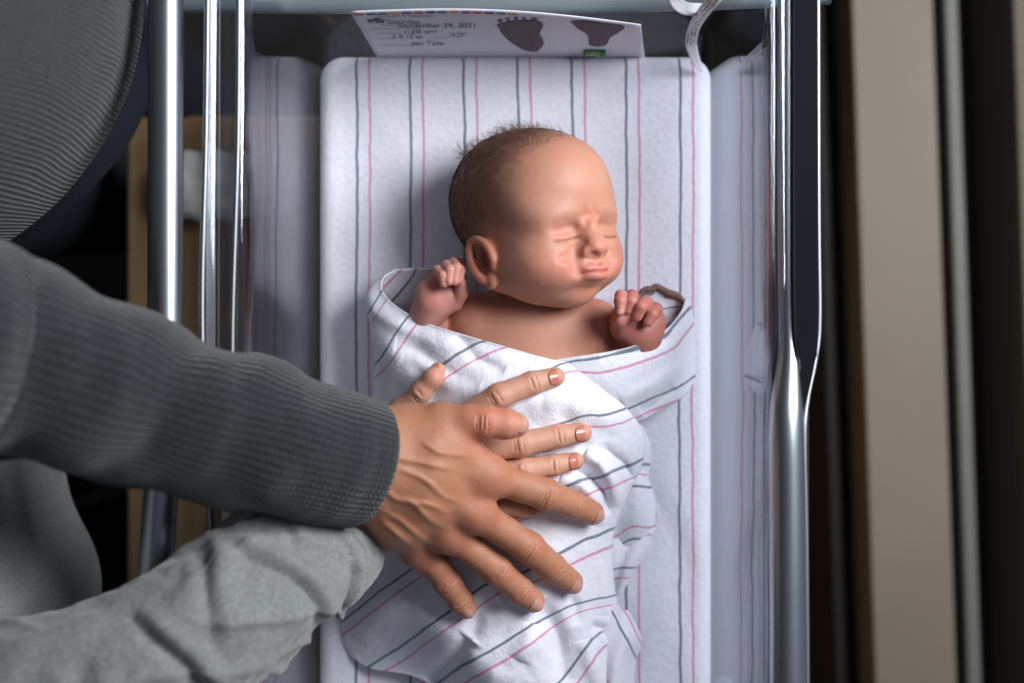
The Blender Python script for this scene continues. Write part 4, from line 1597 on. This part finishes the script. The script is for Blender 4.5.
# the woman: body and light grey shirt
wo_b = MB()
wo_b.add(wV, wF, cols=wC)
V, F, _ = sweep([P(352, 545, 1.004), P(290, 567, 1.046), P(243, 601, 1.072), P(120, 672, 1.094), P(-60, 737, 1.108), (-0.60, -0.27, 1.28)], [.019, .023, .024, .026, .030, .040], seg=20, n=40)
wo_b.add(V, F, cols=(0.66, 0.37, 0.245))
V, F, _ = sweep([(-0.54, -0.22, 0.93), (-0.54, -0.22, 0.98), (-0.54, -0.22, 1.10), (-0.55, -0.22, 1.26), (-0.55, -0.22, 1.34), (-0.55, -0.22, 1.38)], [.13, .12, .12, .13, .09, .045], [.14, .13, .14, .16, .11, .045], seg=28, n=40, up=(0, 1, 0))
wo_b.add(V, F, cols=(0.66, 0.37, 0.245))
woman = wo_b.build('person', M['skin'])
tagit(woman, 'person in light grey shirt with peach nail polish, hand resting on the swaddled baby', 'person')
wsb = MB()


def w_sleeve(U, Vv):
    c = np.cos(U * 2 * math.pi)
    s_ = np.sin(U * 2 * math.pi)
    q = np.stack([c * 1.1 + Vv * 2, s_ * 1.1 - Vv * 1.5, Vv * 5.0], -1)
    d = 0.0045 * fbm(q, 2, 42)
    # long soft folds that run along the sleeve, with a few pulled drapes across it
    for ph, frq, amp, tw_ in ((0.4, 3, 0.0028, 2.2), (2.0, 5, 0.0018, -3.1), (4.1, 8, 0.0010, 4.0)):
        d += amp * np.sin(frq * 2 * math.pi * U + ph + tw_ * 2 * Vv) * (0.6 + 0.4 * np.sin(Vv * 9 + ph))
    for v0, tilt, w, amp, ua, ub in ((0.47, 0.10, 0.018, 0.006, 0.02, 0.30), (0.585, -0.06, 0.012, 0.010, 0.05, 0.36), (0.66, 0.09, 0.014, 0.007, 0.22, 0.50),
                                     (0.755, -0.055, 0.012, 0.011, 0.08, 0.40), (0.80, 0.07, 0.010, 0.005, 0.25, 0.48), (0.87, -0.05, 0.010, 0.008, 0.02, 0.30), (0.91, 0.04, 0.008, 0.004, 0.2, 0.45)):
        m = smoothstep(ua - 0.05, ua + 0.08, U) * smoothstep(ub + 0.05, ub - 0.08, U)
        x = (Vv - v0 - tilt * (U - 0.25) * 2 - 0.01 * np.sin(U * 16 + v0 * 40)) / w
        d += 0.55 * amp * m * (-np.exp(-x ** 2) + 0.7 * np.exp(-(x - 1.7) ** 2 / 1.6))
    r1 = 1 - np.abs(vnoise(np.stack([Vv * 11 + U * 9, U * 4 - Vv * 2.5], -1), 17))
    d += 0.0042 * (r1 ** 3 - 0.4)
    d += 0.0016 * fbm(np.stack([c * 3 + Vv * 9, s_ * 3 - Vv * 6, Vv * 16], -1), 3, 77)
    return d * (1 - 0.7 * smoothstep(0.93, 1, Vv)) - 0.002 * smoothstep(0.98, 1, Vv)


V, F, a = sleeve_mesh([(-200, 780, 1.16), (-60, 735, 1.11), (40, 700, 1.105), (120, 672, 1.10), (190, 638, 1.092), (243, 601, 1.078), (290, 567, 1.050), (332, 552, 1.018), (362, 545, 1.0)],
                      [.058, .054, .0500, .0490, .0475, .0465, .0450, .0370, .0260], [.053, .050, .047, .045, .042, .038, .035, .029, .0230], 320, 200, w_sleeve)
wsb.add(V, F, a)
V, F, a = sweep([(-0.535, -0.185, 0.86), (-0.535, -0.185, 0.90), (-0.54, -0.185, 1.0), (-0.55, -0.19, 1.12), (-0.57, -0.20, 1.26), (-0.57, -0.2, 1.36), (-0.57, -0.2, 1.40)],
                [.205, .215, .218, .200, .17, .13, .06], [.195, .200, .195, .19, .19, .15, .06], seg=200, n=140, up=(0, 1, 0), caps=False)
ang = np.arctan2(V[:, 1] + 0.185, V[:, 0] + 0.535)
V = torso_disp(V, 0.007, 81)
V[:, :2] += (0.007 * np.sin(ang * 9 + 14 * V[:, 2] + 2 * np.sin(V[:, 2] * 9)))[:, None] * np.stack([np.cos(ang), np.sin(ang)], 1)
wsb.add(V, F, a)
wso = child(wsb.build('shirt', M['shirt']), woman)
solidify(wso, 0.0012, -1)
V, F, _ = sweep([(-0.53, -0.20, 0.96), (-0.53, -0.20, 0.88), (-0.53, -0.20, 0.78)], [.15, .165, .12], [.16, .165, .12], seg=40, n=24, up=(0, 1, 0))
child(mesh_obj('trousers_hips', V, F, M['denim']), woman)
for sy in (-0.12, -0.27):
    V, F, _ = sweep([(-0.53, sy, 0.86), (-0.53, sy, 0.66), (-0.53, sy, 0.45), (-0.53, sy, 0.03)], [.095, .085, .07, .055], seg=28, n=30, up=(0, 1, 0))
    child(mesh_obj('trouser_leg', V, F, M['denim']), woman)


def put_nail(chain_, root, mat, wid, ln_, lift_=0.0, tiltn=(0, 0, 1), back=0.0):
    a, b__ = np.array(chain_[-2][:3]), np.array(chain_[-1][:3])
    ra, rb = chain_[-2][3], chain_[-1][3]
    d = (b__ - a) / np.linalg.norm(b__ - a)
    n_ = np.array(tiltn, float)
    n_ -= d * (n_ @ d)
    n_ /= np.linalg.norm(n_)
    c = b__ + d * (rb * 0.72 - ln_ * 0.5 + back) + n_ * (rb * 0.99 + lift_)
    dt = d - n_ * 0.20
    dt /= np.linalg.norm(dt)
    return child(nail('fingernail', c + dt * ln_ / 2, c - dt * ln_ / 2, n_, wid, ln_, mat, root, 0.46, 0.0008), root)


for ch in (W_idx, W_mid, W_rng):
    put_nail(ch, woman, M['nail_peach'], 0.0104, 0.0125)
put_nail(W_pky, woman, M['nail_peach'], 0.0085, 0.0100)
put_nail(W_thm, woman, M['nail_peach'], 0.0088, 0.0115, lift_=0.0006, tiltn=(-0.75, 0.30, 0.75))
for ch, w_ in ((M_idx, .0118), (M_mid, .0118), (M_rng, .0110), (M_pky, .0092)):
    put_nail(ch, man, M['nail_bare'], w_, 0.0105)
put_nail(M_thm, man, M['nail_bare'], .0135, 0.0120, tiltn=(0.1, 0.35, 1))

# ------------------------------------------------------------------ birth card, standing at the head end
cTL, cTR, cBR, cBL = P(350, 12, 1.025), P(641, 25, 0.985), P(645, 60, 0.885), P(379, 60, 0.885)


def card_pt(u, v, off=0.0):
    """u left->right, v top->bottom on the card"""
    p = (cTL * (1 - u) * (1 - v) + cTR * u * (1 - v) + cBR * u * v + cBL * (1 - u) * v)
    p = p + np.array([0, 0.004 * math.sin(u * math.pi) * (1 - v), 0.006 * math.sin(u * math.pi) * (1 - v)])
    return p + np.array([0, -off, off * 0.12])


nu, nv = 40, 20
V = [card_pt(i / (nu - 1), j / (nv - 1)) for i in range(nu) for j in range(nv)]
card = mesh_obj('birth_card', V, grid_faces(nu, nv), M['paper'])
solidify(card, 0.0006, 1)
tagit(card, 'white birth card with two inked newborn footprints, propped at the head end of the bassinet', 'card')


CSC = {}


def cu_(px, py):
    """card coordinates of the card point seen at a pixel"""
    if not CSC:
        us, vs = np.linspace(0, 1, 161), np.linspace(0, 1, 81)
        q = np.array([[card_pt(u, v) for v in vs] for u in us])
        sc_ = FPX / (CZ - q[..., 2])
        CSC['x'], CSC['y'], CSC['u'], CSC['v'] = 512 + q[..., 0] * sc_, 341.5 - q[..., 1] * sc_, us, vs
    i = np.unravel_index(np.argmin((CSC['x'] - px) ** 2 + (CSC['y'] - py) ** 2), CSC['x'].shape)
    return CSC['u'][i[0]], CSC['v'][i[1]]


def card_text(body, x0, x1, y, hgt, mat, italic=0.0, name='handwriting'):
    """lettering between two points of the card's width, hgt in card heights"""
    cu = bpy.data.curves.new('tmp', 'FONT')
    cu.body = body
    cu.size = 1.0
    cu.shear = italic
    o = bpy.data.objects.new('tmp', cu)
    COL.objects.link(o)
    dg = bpy.context.evaluated_depsgraph_get()
    me = o.evaluated_get(dg).to_mesh()
    V = np.array([v.co[:] for v in me.vertices])
    F = [tuple(p.vertices) for p in me.polygons]
    o.evaluated_get(dg).to_mesh_clear()
    bpy.data.objects.remove(o)
    (u0, v0), (u1, v1) = cu_(x0, y), cu_(x1, y)
    w = V[:, 0].max()
    W_ = [card_pt(u0 + (u1 - u0) * a / w, v0 + (v1 - v0) * a / w - b_ * hgt, 0.0006) for a, b_, _ in V]
    return child(mesh_obj(name, W_, F, mat, smooth=False), card)


card_text('Brothers & Newborn', 378, 434, 17.5, 0.10, M['print'], 0, 'printed_heading')
card_text('Saturday', 386, 421, 23.5, 0.105, M['ink'], 0.3)
card_text('September 29, 2021', 398, 477, 27.5, 0.125, M['ink'], 0.3)
card_text('1:28 am', 403, 438, 33, 0.115, M['ink'], 0.3)
card_text('5 lb 15 oz', 392, 424, 38, 0.115, M['ink'], 0.3)
card_text('19.25"', 448, 467, 36.5, 0.115, M['ink'], 0.3)
card_text('Jen Tate', 412, 445, 44.5, 0.115, M['ink'], 0.3)


def card_poly(name, outs, mat, off=0.0006):
    mb = MB()
    for o in outs:
        o = catmull(np.array([list(q) for q in o] + [list(o[0])]), 40)[:-1]
        c = o.mean(0)
        V = [card_pt(*c, off)] + [card_pt(*q, off) for q in o]
        n_ = len(o)
        F = [(0, 1 + k, 1 + (k + 1) % n_) for k in range(n_)]
        mb.add(V, F)
    return child(mb.build(name, mat, smooth=False), card)


def card_line(x0, x1, y):
    (u0, v), (u1, v1) = cu_(x0, y), cu_(x1, y)
    h = 0.008
    um, vm = (u0 + u1) / 2, (v + v1) / 2
    card_poly('printed_line', [[(u0, v), (um, vm), (u1, v1), (u1, v1 + h), (um, vm + h), (u0, v + h)]], M['print'])


for a_, b_, y_ in ((367, 385, 23), (385, 425, 24.5), (371, 398, 28), (375, 402, 33), (378, 392, 38), (430, 448, 37.5), (382, 412, 44.5)): card_line(a_, b_, y_)
card_poly('logo', [[(0.045, 0.13), (0.06, 0.15), (0.055, 0.19), (0.04, 0.17)], [(0.07, 0.11), (0.085, 0.14), (0.075, 0.20), (0.062, 0.16)], [(0.08, .15), (0.098, 0.15), (0.095, .19), (0.083, .20)]], M['ink'])
# row of small coloured dashes along the top
for k in range(14):
    cc = [(0.55, 0.12, 0.1), (0.08, 0.10, 0.28), (0.1, 0.25, 0.27), (0.65, 0.4, 0.08), (0.3, 0.1, 0.3)][k % 5]
    mname = 'dash_%d' % (k % 5)
    mm = bpy.data.materials.get(mname) or mat_plain(mname, cc, 0.6)
    u = 0.01 + k * 0.040
    card_poly('coloured_dash', [[(u, 0.015), (u + 0.03, 0.015), (u + 0.03, 0.055), (u, 0.055)]], mm)


fp1 = [(497, 24), (508, 21), (522, 20), (538, 21), (543, 25), (540, 33), (542, 38), (543, 44), (537, 51), (527, 50), (515, 44), (504, 35)]
fp2 = [(570, 21), (585, 20), (605, 23), (624, 26), (618, 32), (610, 37), (607, 44), (598, 46), (590, 44), (588, 35), (578, 28)]
card_poly('footprint', [[cu_(*q) for q in fp1]], M['footink'])
card_poly('footprint', [[cu_(*q) for q in fp2]], M['footink'])
toes = []
for (a, b__, r_) in ((500, 20, 3.0), (508, 18.5, 2.4), (516, 17.8, 2.2), (524, 17.6, 2.0), (534, 18.3, 3.4)):
    toes.append([cu_(a + r_ * math.cos(t_), b__ + 1.2 * math.sin(t_)) for t_ in np.linspace(0, 2 * math.pi, 8, endpoint=False)])
card_poly('toe_prints', toes, M['footink'], 0.0008)
# green label at the foot of the card
gl = MB()
V, F = box_mesh(P(583, 57.5, 0.905), P(606, 50, 0.915), 0.0004)
go = mesh_obj('green_label', V, F, M['green'], smooth=False)
tagit(go, 'small green label with pale lettering at the foot of the birth card', 'label')
cu = bpy.data.curves.new('tmp', 'FONT')
cu.body = 'ruby'
cu.size = 0.0056
o = bpy.data.objects.new('tmp', cu)
COL.objects.link(o)
dg = bpy.context.evaluated_depsgraph_get()
me = o.evaluated_get(dg).to_mesh()
V = np.array([v.co[:] for v in me.vertices])
F = [tuple(p.vertices) for p in me.polygons]
o.evaluated_get(dg).to_mesh_clear()
bpy.data.objects.remove(o)
b0 = P(586, 56, 0.9155)
child(mesh_obj('lettering', V + b0 + [0, 0, 0.0003], F, M['cream'], smooth=False), go)

# ------------------------------------------------------------------ hospital identity band
path = catmull([(701, 72, .906), (697, 63, .915), (693, 52, .93), (691, 42, .945), (693.5, 30, .96), (698, 20, .985), (706, 9, 1.01), (716, -3, 1.025), (726, -16, 1.03), (724, -34, 1.035), (700, -34, 1.03), (676, -14, 1.02), (674, -2, 1.01), (684, 8, 1.0), (704, 10, .99)], 200)
V, uu, vv2 = [], [], []
w_ = np.interp(np.linspace(0, 1, 200), [0, 0.05, 0.12, 1], [0.0015, 0.0035, 0.0045, 0.0045])
T = np.gradient(path[:, :2], axis=0)
T /= np.linalg.norm(T, axis=1)[:, None]
for i in range(7):
    s_ = (i / 6 - 0.5) * 2
    for k in range(200):
        p = P(*path[k])
        nrm2 = np.array([-T[k, 1], -T[k, 0] * 1.0])
        V.append(p + np.array([nrm2[0] * -1, nrm2[1] * -1, 0]) * s_ * w_[k] * 0.95 + np.array([0, 0, s_ * w_[k] * 0.25]))
        uu.append(i / 6)
        vv2.append(k / 199)
bd = mesh_obj('identity_band', V, grid_faces(7, 200), M['band'], attrs=dict(u=uu, v=vv2))
solidify(bd, 0.0004, 0)
tagit(bd, 'white printed hospital identity band curling at the top right corner of the mattress', 'wristband')
